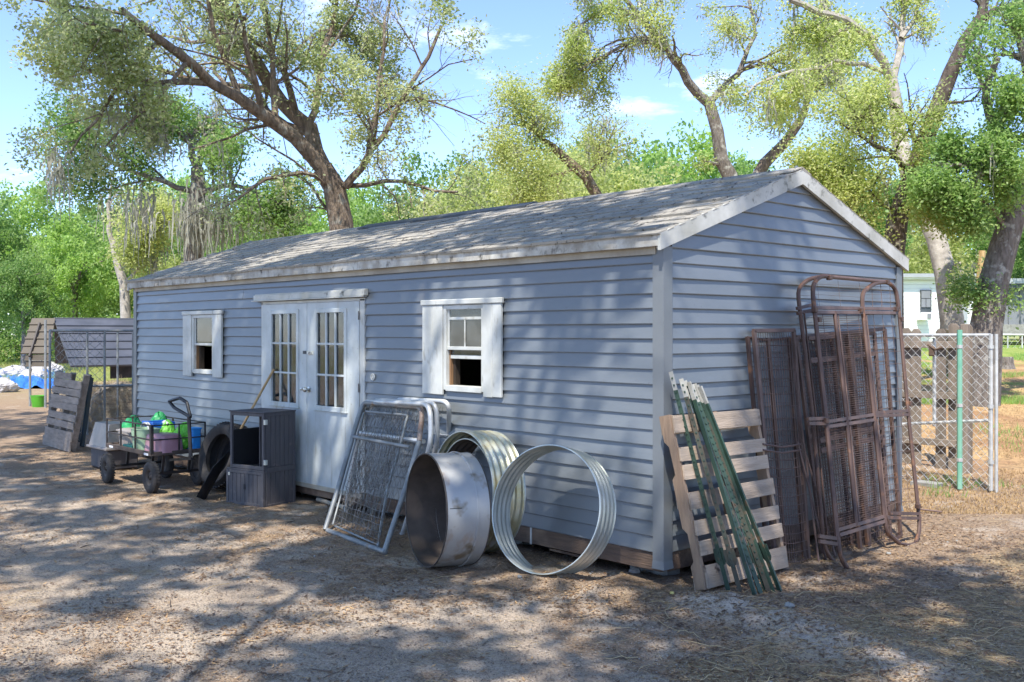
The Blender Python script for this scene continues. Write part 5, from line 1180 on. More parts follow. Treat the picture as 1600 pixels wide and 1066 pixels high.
# utility pole stub
up0 = D(1531, 520, 34); q = thing('wooden_pole', 'orange brown wooden pole rising beside the leaning oak', 'pole', (up0[0], up0[1], gz(up0[0], up0[1]))); MB().tube([(up0[0], up0[1], gz(up0[0], up0[1]) - .1), D(1528, 470, 34), D(1535, 392, 34)], [.14, .13, .11], 9).build('shaft', M['handle'], q, True)

# ================================================================== GROUND CLUTTER
def clutter(name, label_m, N, gen, seed, kind='stuff'):
    rs = np.random.RandomState(seed); P, Lh, Wd, yaw, curl = gen(rs, N); n = len(P); z = gh(P[:, 0], P[:, 1]); u = np.stack([np.cos(yaw), np.sin(yaw)], -1); v_ = np.stack([-np.sin(yaw), np.cos(yaw)], -1)
    t1 = rs.uniform(-.25, .35, n) * curl; t2 = rs.uniform(-.1, .25, n) * curl
    def pt(a, b, h): 
        xy = P + u * (a * Lh)[:, None] + v_ * (b * Wd)[:, None]; return np.concatenate([xy, (z + h)[:, None]], 1)
    lift = rs.uniform(.002, .010, n)
    A = pt(-np.ones(n) * .5, np.zeros(n), lift); B = pt(np.zeros(n), -np.ones(n) * .5, lift + .15 * Lh * t2); C = pt(np.ones(n) * .5, rs.uniform(-.5, .5, n), lift + Lh * np.maximum(t1, 0)); Dd = pt(np.zeros(n), np.ones(n) * .5, lift + .3 * Lh * np.abs(t2))
    V = np.stack([A, B, C, Dd], 1).reshape(-1, 3); F = np.arange(4 * n).reshape(n, 4); return npmesh(name, V, F, label_m, kind=kind)
def inshed(P): return (P[:, 0] > -9.8) & (P[:, 0] < .02) & (P[:, 1] > .25) & (P[:, 1] < 3.7)
def cammod(rs, N, ylo=5.2, far=16):
    """places spread over the ground before the camera, thinning with distance"""
    s = ylo - 1.2 + (far - ylo) * rs.rand(N) ** 1.35; q = rs.uniform(-.56, .56, N); xy = CAM[:2] + s[:, None] * VV + (s * q)[:, None] * RR; return xy
def g_leaf(rs, N):
    P = cammod(rs, N, 4.6, 18); d = fbm(P[:, 0] * 1.2, P[:, 1] * 1.2, 4) + .28 * sstep(-2.6, -.2, P[:, 1]) + .1 * sstep(.6, 2, P[:, 0]); k = (rs.rand(N) < np.clip(.12 + 2.2 * d, .06, 1)) & ~inshed(P); P = P[k]; n = len(P); return P, rs.uniform(.014, .055, n), rs.uniform(.007, .022, n), rs.uniform(0, 6.28, n), 1
def g_straw(rs, N):
    P = cammod(rs, N, 4.6, 16); d = fbm(P[:, 0] * .9 + 4, P[:, 1] * .9, 4) + .35 * sstep(.5, 2.2, P[:, 0]) + .10 * sstep(-2, 0, P[:, 1]) - .30 * sstep(.8, -2, P[:, 0]); k = (rs.rand(N) < np.clip(2.2 * d, .03, 1)) & ~inshed(P); P = P[k]; n = len(P); return P, rs.uniform(.03, .12, n), rs.uniform(.0014, .003, n), rs.uniform(0, 6.28, n), .5
LM = leafmat('dead_leaf', (.20, .115, .06), (.10, .062, .04), (.50, .33, .17), .1, 3); SM = leafmat('straw', (.44, .33, .17), (.34, .25, .14), (.58, .46, .27), .15, 2); CM = leafmat('crumb', (.075, .055, .04), (.14, .105, .08), (.48, .42, .35), .0, 3)
clutter('leaf_litter', LM, 110000, g_leaf, 1); clutter('straw', SM, 120000, g_straw, 2)
clutter('litter_crumbs', CM, 150000, lambda rs, N: (lambda P: (P, rs.uniform(.006, .02, len(P)), rs.uniform(.004, .010, len(P)), rs.uniform(0, 6.28, len(P)), .8))((lambda P: P[~inshed(P)])(cammod(rs, N, 4.4, 12))), 3)
# curved long stalks, twigs
rs = random.Random(5); b = MB()
for k in range(170):
    s = rs.uniform(4.6, 11); q = rs.uniform(-.52, .52); p = CAM[:2] + s * VV + s * q * RR
    if k < 130: s = rs.uniform(4.7, 7.5); q = rs.uniform(.12, .5); p = CAM[:2] + s * VV + s * q * RR
    if -9.8 < p[0] < .1 and .1 < p[1] < 3.7: continue
    a = rs.uniform(0, 6.28); L = rs.uniform(.10, .38); cv = rs.uniform(-3, 3); pts = []; x, y = p
    for i in range(7): pts.append((x, y, gz(x, y) + .006 + .02 * math.sin(i / 6 * 3.14) * rs.random())); x += math.cos(a) * L / 6; y += math.sin(a) * L / 6; a += cv * L / 6 * 2
    b.tube(pts, rs.uniform(.0012, .0024), 4, cap=False)
b.build('dry_stalks', SM, kind='stuff')
b = MB()
for k in range(60):
    s = rs.uniform(4.6, 12); q = rs.uniform(-.52, .5); p = CAM[:2] + s * VV + s * q * RR
    if -9.8 < p[0] < .1 and .1 < p[1] < 3.7: continue
    a = rs.uniform(0, 6.28); L = rs.uniform(.06, .22); pts = [(p[0] + math.cos(a) * L * t + rs.uniform(-.006, .006), p[1] + math.sin(a) * L * t + rs.uniform(-.006, .006), gz(p[0] + math.cos(a) * L * t, p[1] + math.sin(a) * L * t) + .006) for t in (0, .35, .7, 1)]
    b.tube(pts, [rs.uniform(.003, .006), .004, .003, .0015], 5)
b.build('twigs', M['bark'], kind='stuff')
M['scrapy'] = mat('yellow_scrap', (.55, .48, .16), (.4, .34, .12), .8, bump=.1)
# small stones, white chips, soil lumps at the wall foot
def lump(mb, c, r, rg, fl=.6):
    V = []; Fc = []; 
    for i in range(6):
        ph = math.pi * i / 5
        for k in range(8): q = k / 8 * 6.283; f = 1 + rg.uniform(-.22, .22); V.append((c[0] + r * f * math.sin(ph) * math.cos(q), c[1] + r * f * math.sin(ph) * math.sin(q), c[2] + r * fl * f * math.cos(ph)))
    for i in range(5):
        for k in range(8): Fc.append((i * 8 + k, (i + 1) * 8 + k, (i + 1) * 8 + (k + 1) % 8, i * 8 + (k + 1) % 8))
    mb.add(V, Fc)
b = MB()
for k in range(130): s = rs.uniform(5, 13); q = rs.uniform(-.52, .52); p = CAM[:2] + s * VV + s * q * RR; lump(b, (p[0], p[1], gz(*p) + .002), rs.uniform(.004, .012), rs)
b.build('pebbles', M['block'], kind='stuff')
for k, (px, py, r_, lab, mt) in enumerate(((1233, 962, .035, 'small round grey stone on the sandy ridge', 'block'), (992, 893, .045, 'fist sized clod under the shed corner', 'block'), (1388, 868, .02, 'pale pebble beside the arched frame foot', 'block'), (1050, 930, .018, 'yellow crumpled scrap by the pallet foot', 'scrapy'), (812, 905, .02, 'pale pebble by the foot of the silver ring', 'block'), (1410, 1040, .015, 'pale pebble near the curved dry stalk', 'block'))):
    p = G(px, py); q = thing('stone', lab, 'stone', (p[0], p[1], 0), 'loose stones on the yard'); b = MB(); lump(b, (p[0], p[1], gz(p[0], p[1]) + r_ * .45), r_, rs, .75); b.build('stone_body', M[mt], q, True)
# timber scraps by the wall foot
for k, (a, c, w_, lab) in enumerate(((G(862, 866), G(920, 880), .05, 'broken reddish board scrap lying under the shed behind the silver ring'), (G(478, 787), G(520, 800), .05, 'pale pipe lying on the soil under the doors'))):
    q = thing('scrap_board' if k == 0 else 'pipe', lab, 'scrap' if k == 0 else 'pipe', (*a[:2], 0)); b = MB(); 
    if k == 0: b.beam(a + (0, 0, .045), c + (0, 0, .045), w_, .02).build('board_body', M['base'], q)
    else: b.tube([a + (0, .15, .03), c + (0, .15, .03)], .024, 9).build('tube', M['frieze'], q, True)
# grass tufts on the paddock behind
def grass(name, N, region, h, m_, seed):
    rs_ = np.random.RandomState(seed); P = region(rs_, N); n = len(P); z = gh(P[:, 0], P[:, 1]); a = rs_.uniform(0, 6.28, n); hh = h * rs_.uniform(.5, 1.3, n); w2 = .006 + .12 * hh * .2; u = np.stack([np.cos(a), np.sin(a), 0 * a], -1); ln = np.stack([rs_.normal(0, .35, n), rs_.normal(0, .35, n), np.ones(n)], -1)
    base = np.concatenate([P, z[:, None] - .01], 1); A = base - u * w2[:, None]; B = base + u * w2[:, None]; C = base + ln * hh[:, None] + u * (w2 * .15)[:, None]; Dd = base + ln * hh[:, None] - u * (w2 * .15)[:, None]
    return npmesh(name, np.stack([A, B, C, Dd], 1).reshape(-1, 3), np.arange(4 * n).reshape(n, 4), m_, kind='stuff')
def reg(px0, px1, d0, d1, thr=-.02, f=.35):
    def r_(rs_, N): d = d0 + (d1 - d0) * rs_.rand(N) ** 1.3; px = rs_.uniform(px0, px1, N); P = CAM[:2] + d[:, None] * VV + (d * (px - CX) / F_PX)[:, None] * RR; k = fbm(P[:, 0] * f, P[:, 1] * f, 3) > thr; return P[k]
    return r_
grass('grass', 40000, reg(1400, 1700, 20, 44), .09, M['leafbright'], 1); grass('dry_grass', 26000, reg(1400, 1660, 10.5, 26, -.1, .8), .035, mat('orange_straw', (.42, .27, .13), (.34, .24, .12), .9, bump=0, scale=2, coords='World'), 2); grass('grass', 1800, reg(1440, 1640, 11.5, 20, .12, .8), .09, M['leafbright'], 3)
grass('grass', 26000, reg(-120, 230, 36, 60, -.3), .16, M['leafyellow'], 4)

# ================================================================== TREES
class Acc:
    def __init__(s): s.mb = MB(); s.tw = MB(); s.lp = []; s.mp = []
def walk(rg, p, d, L, n, jit_, droop):
    pts = [p]; d = d / np.linalg.norm(d)
    for i in range(n):
        d = d + np.array([rg.gauss(0, jit_), rg.gauss(0, jit_), rg.gauss(0, jit_) - droop]); d /= np.linalg.norm(d); pts.append(pts[-1] + d * L / n)
    return pts
def grow(acc, rg, path, r0, r1, lvl, maxl, nch, lf, droop, up=.25, t0=.25, spread=1.0):
    path = [np.array(p, float) for p in path]; n = len(path); rs_ = [r0 + (r1 - r0) * i / (n - 1) for i in range(n)]
    (acc.mb if r0 > .035 else acc.tw).tube(path, rs_, 12 if r0 > .15 else 7 if r0 > .05 else 4 if r0 > .02 else 3, cap=False)
    seg = [np.linalg.norm(path[i + 1] - path[i]) for i in range(n - 1)]; L = sum(seg)
    if lvl >= maxl:
        for i in range(n):
            acc.lp.append(path[i])
            if i: acc.lp.append((path[i] + path[i - 1]) / 2)
        return
    if lvl == maxl - 1: acc.lp += path[n // 2:]
    k_ = nch[min(lvl, len(nch) - 1)]
    for j in range(k_):
        t = t0 + (1 - t0) * (j + rg.random() * .8) / k_; t = min(t, .99); f = t * (n - 1); i = int(f); p = path[i] + (path[i + 1] - path[i]) * (f - i); tg = (path[i + 1] - path[i]) / (seg[i] + 1e-9)
        rv = np.array([rg.gauss(0, 1) for _ in range(3)]); rv -= tg * (rv @ tg); rv /= np.linalg.norm(rv); d = tg * .85 + rv * spread + np.array([0, 0, up]); ll = L * lf * (1.15 - .55 * t) * rg.uniform(.7, 1.25); rr_ = (r0 + (r1 - r0) * t) * .55
        grow(acc, rg, walk(rg, p, d, ll, 5, .2, droop), rr_, rr_ * .35, lvl + 1, maxl, nch, lf, droop, up, .15, spread)
        if rg.random() < .25: acc.mp.append(p)
def leafmesh(name, C, size, m_, rs_, parent, upb=.35, asp=.55, kind='stuff'):
    n = len(C); nrm = rs_.normal(size=(n, 3)); nrm[:, 2] = np.abs(nrm[:, 2]) + upb; nrm /= np.linalg.norm(nrm, axis=1)[:, None]; t = rs_.normal(size=(n, 3)); t -= nrm * (t * nrm).sum(1)[:, None]; t /= np.linalg.norm(t, axis=1)[:, None]; s = np.cross(nrm, t)
    L = size * rs_.uniform(.6, 1.35, n)[:, None]; A = C - t * L * .5; B = C + s * L * asp * .5 + nrm * L * .10; T_ = C + t * L * .5; Dd = C - s * L * asp * .5 + nrm * L * .10
    return npmesh(name, np.stack([A, B, T_, Dd], 1).reshape(-1, 3), np.arange(4 * n).reshape(n, 4), m_, parent, kind=kind)
def mossmesh(pts, rg, parent, lmin=.35, lmax=1.1, per=16, spread=.10, w=.012, m_=None):
    V = []; Fc = []
    for p in pts:
        big = rg.uniform(.5, 1.3)
        for k in range(int(per * big)):
            q = np.array(p) + np.array([rg.gauss(0, spread), rg.gauss(0, spread), rg.gauss(0, spread * 1.3)]); L = rg.uniform(lmin, lmax) * big * rg.uniform(.25, 1); a = rg.uniform(0, 3.14); n = 5; dx = np.array([math.cos(a), math.sin(a), 0]); o = len(V); x = q.copy(); dr = np.array([rg.gauss(0, .05), rg.gauss(0, .05), 0])
            for i in range(n + 1):
                ww = w * (1.6 - 1.2 * i / n) * rg.uniform(.6, 1.3); V += [x - dx * ww, x + dx * ww]; x = x + np.array([0, 0, -L / n]) + dr * L / n + np.array([rg.gauss(0, .026), rg.gauss(0, .026), 0])
            for i in range(n): Fc.append((o + 2 * i, o + 2 * i + 1, o + 2 * i + 3, o + 2 * i + 2))
    if V: npmesh('hanging_moss', V, Fc, m_ or M['moss'], parent, kind='stuff')
def tree(name, label, base, limbs, seed, per, size, lm, bm, maxl=3, nch=(7, 6, 5), lf=.42, droop=.05, up=.2, sig=.16, moss=0, group='trees around the shed', spread=1., ml=(.35, 1.1), mw=.012, msp=.10, mper=16, gap=-.06, gapf=.9):
    """limbs: (path, r0, r1, start fraction of branching, level)"""
    rg = random.Random(seed); rs_ = np.random.RandomState(seed); t = thing(name, label, 'tree', base, group); acc = Acc()
    for path, r0, r1, t0, lv in limbs:
        if lv is None: 
            n = len(path); acc.mb.tube(path, [r0 + (r1 - r0) * i / (n - 1) for i in range(n)], 16, cap=False)
        else: grow(acc, rg, path, r0, r1, lv, maxl, nch, lf, droop, up, t0, spread)
    acc.mb.build('trunk', bm, t, True, **{}); acc.tw.build('twigs', bm, t, kind='stuff')
    Pn = np.array(acc.lp); Pn = Pn[fbm(Pn[:, 0] * gapf + Pn[:, 2] * .7, Pn[:, 1] * gapf + Pn[:, 2] * gapf, 2) > gap]; C = np.repeat(Pn, per, 0) + rs_.normal(scale=sig, size=(len(Pn) * per, 3)); keep = rs_.rand(len(C)) < .9; C = C[keep]
    leafmesh('crown', C, size, lm, rs_, t)
    if moss: mossmesh(rg.sample(acc.mp, min(moss, len(acc.mp))), rg, t, ml[0], ml[1], mper, msp, mw)
    return t, acc
def DP(pts): return [D(*p) for p in pts]
def jag(pts, rg, a):
    """add bends to a traced limb"""
    out = [np.array(pts[0])]
    for p, q in zip(pts[:-1], pts[1:]):
        p = np.array(p); q = np.array(q); L = np.linalg.norm(q - p); m_ = (p + q) / 2 + np.array([rg.gauss(0, a * L) for _ in range(3)]); out += [m_, q]
    return out
rg = random.Random(3)
stats = {}
# --- the big leaning oak behind the shed
b = D(540, 352, 19.5); gb = np.array([b[0] + .1, b[1], gz(b[0], b[1]) - .2])
t, acc = tree('oak_tree', 'big leaning oak behind the shed, two heavy limbs reaching up left', (gb[0], gb[1], 0), [
    ([gb, D(540, 420, 19.5), D(533, 350, 19.5), D(522, 292, 19.4), D(503, 262, 19.3)], .27, .20, 0, None),
    (jag(DP([(505, 264, 19.3), (462, 216, 19), (400, 172, 18.4), (330, 130, 17.6), (255, 66, 16.6), (190, 15, 15.8)]), rg, .04), .155, .05, .25, 0),
    (jag(DP([(508, 268, 19.35), (485, 200, 19.6), (440, 160, 19.6), (400, 95, 19.3), (355, 30, 19), (320, -40, 18.7)]), rg, .03), .16, .09, .12, 0),
    (jag(DP([(540, 292, 19.3), (566, 262, 19.2), (600, 212, 19), (640, 135, 18.8), (690, 40, 18.6)]), rg, .04), .085, .03, .2, 0),
    (jag(DP([(545, 290, 19.4), (600, 283, 19), (660, 292, 18.6), (715, 300, 18.3)]), rg, .05), .05, .02, .2, 1),
    (jag(DP([(480, 200, 19.6), (500, 120, 19.9), (520, 40, 20.2), (530, -20, 20.4)]), rg, .05), .08, .03, .2, 0),
    (jag(DP([(575, 250, 19.2), (590, 170, 19.5), (600, 80, 19.8), (610, 0, 20)]), rg, .05), .06, .02, .2, 0),
    (jag(DP([(330, 130, 17.6), (250, 130, 17), (170, 120, 16.5), (90, 90, 16)]), rg, .05), .07, .02, .2, 0),
    (jag(DP([(520, 300, 19.4), (470, 270, 18.5), (400, 290, 18), (340, 330, 17.6)]), rg, .06), .05, .015, .2, 1),
    (jag(DP([(530, 355, 19.5), (505, 320, 19.6), (480, 285, 19.6), (440, 270, 19.6)]), rg, .06), .04, .015, .2, 1),
    (jag(DP([(250, 62, 16.6), (200, 110, 16.4), (150, 190, 16.2), (110, 240, 16)]), rg, .05), .04, .015, .2, 1),
], 5, 7, .072, M['leaf1'], M['bark'], nch=(7, 6, 4), lf=.56, droop=.06, up=.15, sig=.11, moss=22, ml=(.15, .5), mw=.010)
stats['oak1'] = len(acc.lp)
mossmesh([D(x, y, 16.8) for x, y in ((218, 150), (228, 135), (240, 155), (210, 170), (232, 175), (185, 165), (262, 215), (95, 255), (80, 250))], rg, t, .25, .8, 34, .13, .012)
# --- live oak right of centre with the forked pale trunk
b = D(1150, 285, 27); gb = np.array([b[0] + 1.2, b[1] + .6, gz(b[0], b[1]) - .2])
t, acc = tree('live_oak_tree', 'crooked live oak rising above the ridge, forked pale trunk hung with moss', (gb[0], gb[1], 0), [
    ([gb, D(1160, 330, 27), D(1140, 274, 27), D(1127, 250, 27), D(1121, 205, 27), D(1108, 160, 27)], .24, .15, 0, None),
    (jag(DP([(1108, 162, 27), (1075, 128, 26.8), (1052, 92, 26.6), (1035, 60, 26.4), (1000, 25, 26), (960, -20, 25.8)]), rg, .04), .14, .05, .3, 0),
    (jag(DP([(1045, 78, 26.5), (1010, 62, 26), (975, 70, 25.6), (935, 92, 25.2), (905, 110, 25)]), rg, .07), .07, .025, .2, 0),
    (jag(DP([(1015, 40, 26), (985, 22, 25.6), (940, 18, 25), (880, 50, 24.6)]), rg, .07), .05, .02, .2, 0),
    (jag(DP([(1110, 160, 27), (1138, 128, 27.2), (1160, 100, 27.5), (1180, 55, 27.8), (1170, 0, 28)]), rg, .05), .10, .04, .25, 0),
    (jag(DP([(1140, 125, 27.2), (1190, 100, 27.6), (1250, 95, 28), (1300, 70, 28.3)]), rg, .07), .06, .02, .2, 0),
    (jag(DP([(1127, 262, 27), (1115, 256, 26.8), (1098, 252, 26.6)]), rg, .06), .07, .03, .9, 2),
], 8, 7, .072, M['leaf2'], M['barkgrey'], nch=(7, 5, 4), lf=.52, droop=.13, up=.0, sig=.14, gap=-.09, moss=60, ml=(.2, .7), mw=.016)
stats['oak2'] = len(acc.lp)
# --- dark leaning oak on the right
b = D(1395, 420, 21); gb = np.array([b[0], b[1], gz(b[0], b[1]) - .2])
t, acc = tree('oak_tree', 'tall dark trunked oak leaning right behind the gable', (gb[0], gb[1], 0), [
    ([gb, D(1393, 420, 21), D(1402, 345, 21), D(1420, 290, 21), D(1440, 235, 21), D(1462, 175, 21), D(1485, 115, 21), D(1508, 65, 21), D(1534, 28, 21)], .24, .13, 0, None),
    (jag(DP([(1534, 28, 21), (1545, -30, 21)]), rg, .03), .11, .09, .2, 1), (jag(DP([(1530, 32, 21), (1560, 15, 20.7), (1600, 5, 20.4)]), rg, .05), .09, .05, .2, 0),
    (jag(DP([(1425, 275, 21), (1390, 235, 20.6), (1350, 215, 20.3), (1310, 190, 20)]), rg, .06), .07, .02, .15, 0),
    (jag(DP([(1440, 240, 21), (1420, 190, 21), (1385, 160, 21.2), (1350, 150, 21.3)]), rg, .06), .06, .02, .15, 0),
    (jag(DP([(1400, 330, 21), (1360, 300, 20.6), (1330, 270, 20.4), (1300, 260, 20.2)]), rg, .06), .05, .015, .15, 0),
    (jag(DP([(1470, 160, 21), (1500, 160, 20.5), (1540, 130, 20)]), rg, .06), .04, .015, .2, 0),
    (jag(DP([(1415, 300, 21), (1450, 300, 20.5), (1480, 330, 20)]), rg, .06), .04, .015, .2, 0),
    (jag(DP([(1395, 395, 21), (1350, 340, 20.5), (1325, 320, 20.4)]), rg, .06), .03, .01, .2, 1),
], 13, 8, .074, M['leaf2'], M['barkdark'], nch=(7, 5, 4), lf=.55, droop=.05, sig=.16, gap=-.06, moss=6)
stats['oak3'] = len(acc.lp)
# --- pale forked tree behind
b = D(1480, 560, 26); gb = np.array([b[0], b[1], gz(b[0], b[1]) - .2])
t, acc = tree('pale_oak_tree', 'pale barked tree with bare upper fork and mossy limbs behind the dark oak', (gb[0], gb[1], 0), [
    ([gb, D(1488, 505, 24), D(1478, 430, 24), D(1462, 370, 24.5), D(1425, 290, 25), D(1405, 215, 25.5), D(1400, 165, 26), D(1393, 125, 26)], .29, .15, 0, None),
    (jag(DP([(1393, 125, 26), (1380, 95, 25.8), (1355, 55, 25.5), (1320, 30, 25.2), (1280, 20, 25), (1235, 0, 24.8)]), rg, .04), .13, .07, .35, 0),
    (jag(DP([(1395, 125, 26), (1405, 85, 26.2), (1410, 40, 26.4), (1418, -20, 26.6)]), rg, .04), .10, .07, .35, 0),
    (jag(DP([(1408, 60, 26.2), (1430, 30, 26.4), (1440, -10, 26.6)]), rg, .04), .07, .04, .35, 1),
    (jag(DP([(1393, 118, 26), (1350, 100, 25.6), (1310, 95, 25.3), (1260, 110, 25), (1215, 118, 24.8), (1165, 150, 24.5)]), rg, .05), .07, .03, .2, 0),
    (jag(DP([(1260, 110, 25), (1230, 140, 25), (1205, 165, 25)]), rg, .07), .035, .012, .2, 1),
    (jag(DP([(1478, 430, 24), (1500, 410, 23.6), (1510, 440, 23.2)]), rg, .07), .03, .012, .2, 1),
], 17, 4, .09, M['leaf2'], M['barkpale'], nch=(6, 4, 4), lf=.36, droop=.1, up=.05, sig=.2, moss=24, ml=(.2, .8), mw=.014)
stats['oak4'] = len(acc.lp)
# --- stout trunk at the right edge, dense crown
b = D(1535, 525, 20); gb = np.array([b[0], b[1], gz(b[0], b[1]) - .2])
t, acc = tree('oak_tree', 'stout grey trunked oak with dense dark crown at the right edge', (gb[0], gb[1], 0), [
    ([gb + (0, 0, -.1), D(1541, 510, 20), D(1553, 440, 20), D(1568, 385, 20), D(1585, 330, 20), D(1612, 270, 20)], .32, .22, 0, None),
    (jag(DP([(1600, 290, 20), (1560, 220, 19.6), (1540, 150, 19.4), (1560, 90, 19.2)]), rg, .05), .13, .05, .15, 0),
    (jag(DP([(1610, 270, 20), (1620, 180, 19.8), (1600, 90, 19.6), (1590, 40, 19.5)]), rg, .05), .13, .05, .15, 0),
    (jag(DP([(1590, 320, 20), (1545, 280, 19.6), (1515, 262, 19.3), (1490, 255, 19)]), rg, .05), .07, .03, .15, 0),
    (jag(DP([(1575, 360, 20), (1550, 325, 19.6), (1525, 310, 19.3), (1505, 305, 19)]), rg, .05), .05, .02, .15, 0),
    (jag(DP([(1610, 270, 20), (1680, 220, 20), (1740, 160, 20)]), rg, .05), .10, .05, .15, 0),
    (jag(DP([(1553, 480, 20.6), (1520, 460, 20.3), (1495, 440, 20)]), rg, .05), .03, .01, .15, 1),
], 23, 10, .08, M['leaf3'], M['barkgrey'], nch=(8, 5, 4), lf=.5, droop=.04, sig=.16, gap=-.04, moss=4)
stats['oak5'] = len(acc.lp)
# --- small leaning tree right of centre
b = D(1170, 300, 34); gb = np.array([b[0], b[1], gz(b[0], b[1])])
t, acc = tree('oak_tree', 'slim yellow barked oak leaning right just above the roof peak', (gb[0], gb[1], 0), [
    ([gb, D(1170, 300, 34), D(1195, 255, 34), D(1225, 225, 34), D(1250, 190, 34)], .25, .15, 0, None),
    (jag(DP([(1250, 190, 34), (1262, 150, 34), (1280, 110, 34), (1290, 60, 34)]), rg, .05), .13, .04, .2, 0),
    (jag(DP([(1240, 205, 34), (1215, 175, 33.5), (1190, 190, 33.2)]), rg, .06), .06, .02, .2, 1),
], 29, 7, .12, M['leaf2'], M['bark'], nch=(9, 5, 4), lf=.52, droop=.08, sig=.3, moss=20, mw=.018)
# --- wispy tree over the roof centre
b = D(940, 330, 32); gb = np.array([b[0], b[1], gz(b[0], b[1])])
t, acc = tree('live_oak_tree', 'wispy live oak leaning left over the middle of the roof', (gb[0], gb[1], 0), [
    ([gb, D(935, 310, 32), D(915, 275, 32), D(885, 250, 32), D(862, 228, 32)], .22, .12, 0, None),
    (jag(DP([(862, 228, 32), (840, 208, 31.8), (818, 190, 31.6), (800, 160, 31.4)]), rg, .05), .10, .03, .2, 0),
    (jag(DP([(870, 235, 32), (830, 232, 31.7), (790, 245, 31.4)]), rg, .05), .06, .02, .2, 0), (jag(DP([(900, 262, 32), (860, 275, 31.5), (800, 285, 31)]), rg, .05), .06, .02, .2, 0),
    (jag(DP([(915, 275, 32), (950, 240, 32), (960, 200, 32)]), rg, .05), .06, .02, .2, 0)
], 31, 5, .085, M['leafyellow'], M['bark'], nch=(8, 5, 4), lf=.58, droop=.06, sig=.28, moss=24, ml=(.2, .8), mw=.016)
# --- slim pale tree at the left, moss draped
b = D(200, 560, 38); gb = np.array([b[0], b[1], gz(b[0], b[1])])
t, acc = tree('pale_tree', 'slim pale trunked tree forking above the left end of the roof', (gb[0], gb[1], 0), [
    ([gb, D(196, 490, 38), D(194, 445, 38), D(186, 420, 38), D(178, 385, 38)], .20, .14, 0, None),
    (jag(DP([(178, 385, 38), (170, 360, 38), (168, 320, 38), (175, 280, 38)]), rg, .05), .12, .04, .3, 0),
    (jag(DP([(180, 390, 38), (200, 370, 37.6), (225, 355, 37.3), (245, 335, 37)]), rg, .05), .09, .03, .2, 0),
    (jag(DP([(194, 445, 38), (215, 420, 37.6), (230, 385, 37.3), (250, 350, 37)]), rg, .05), .08, .03, .2, 0)
], 37, 6, .13, M['leafyellow'], M['barkpale'], nch=(6, 4, 4), lf=.5, droop=.1, sig=.3, moss=14, ml=(.5, 1.6), mw=.022)
# --- mossy tree behind the left roof end
b = D(300, 420, 33); gb = np.array([b[0], b[1], gz(b[0], b[1])])
t, acc = tree('live_oak_tree', 'moss draped live oak rising behind the left half of the roof', (gb[0], gb[1], 0), [
    ([gb, D(303, 400, 33), D(306, 330, 33), D(310, 285, 33), D(308, 262, 33)], .34, .2, 0, None),
    (jag(DP([(308, 262, 33), (300, 225, 33), (270, 200, 32.6), (240, 180, 32.2)]), rg, .05), .14, .05, .2, 0),
    (jag(DP([(308, 262, 33), (325, 215, 33.4), (340, 180, 33.8)]), rg, .05), .14, .05, .2, 0),
    (jag(DP([(306, 300, 33), (260, 285, 32.5), (210, 270, 32), (150, 240, 31.5), (100, 225, 31)]), rg, .05), .10, .03, .2, 0),
    (jag(DP([(307, 310, 33), (350, 290, 32.5), (400, 300, 32), (440, 320, 31.6)]), rg, .05), .10, .03, .2, 0)
], 41, 7, .12, M['leafmid'], M['barkgrey'], nch=(8, 5, 4), lf=.5, droop=.06, sig=.28, moss=30, ml=(.3, .9), mw=.02)
mossmesh([D(x, y, 32.2) for x, y in ((298, 330), (305, 345), (315, 335), (330, 335), (345, 330), (210, 300), (230, 310), (222, 325), (365, 345), (290, 320), (310, 320))], rg, t, .4, 1.5, 50, .26, .022)

# --- background trees: each a crown and a trunk, five growths, many trees
def crownproto(seed, ncl, per, size, m_, flat_=.8):
    rs_ = np.random.RandomState(seed); c = rs_.normal(size=(ncl, 3)); c /= np.linalg.norm(c, axis=1)[:, None]; c *= (rs_.rand(ncl) ** .38)[:, None] * .84; c[:, 2] *= flat_; c *= 1 + .22 * np.sin(c[:, [1, 2, 0]] * 5 + seed)
    r_ = rs_.uniform(.13, .25, ncl); d = rs_.normal(size=(ncl, per, 3)); d /= np.linalg.norm(d, axis=2)[:, :, None]; d *= (r_[:, None] * rs_.rand(ncl, per) ** .35)[:, :, None]; d[:, :, 2] *= .7; P = (c[:, None] + d).reshape(-1, 3)
    return leafmesh('crown', P, size, m_, rs_, None, .5, .6)
protos = {}
for key, args in dict(bright=(1, 130, 120, .055, M['leafbright']), bright2=(2, 130, 110, .05, M['leafbright']), mid=(3, 130, 120, .052, M['leafmid']), mid2=(4, 105, 110, .05, M['leafmid']), yellow=(5, 125, 110, .048, M['leafyellow']), dark=(6, 120, 120, .052, M['leaf3'])).items():
    o = crownproto(*args); me = o.data; bpy.data.objects.remove(o); protos[key] = me
tb_ = MB(); tb_.tube([(0, 0, -1.6), (.02, .01, -.9), (0, 0, -.3), (.03, 0, .3)], [.07, .055, .045, .02], 9)
for k in range(7): q = k * .9; tb_.tube([(0, 0, -.5 + k * .08), (.3 * math.cos(q), .3 * math.sin(q), -.2 + k * .09), (.6 * math.cos(q), .6 * math.sin(q), -.02 + k * .07)], [.03, .018, .006], 5)
tm = bpy.data.meshes.new('trunk'); tm.from_pydata(tb_.v, [], tb_.f); tm.materials.append(M['barkgrey'])
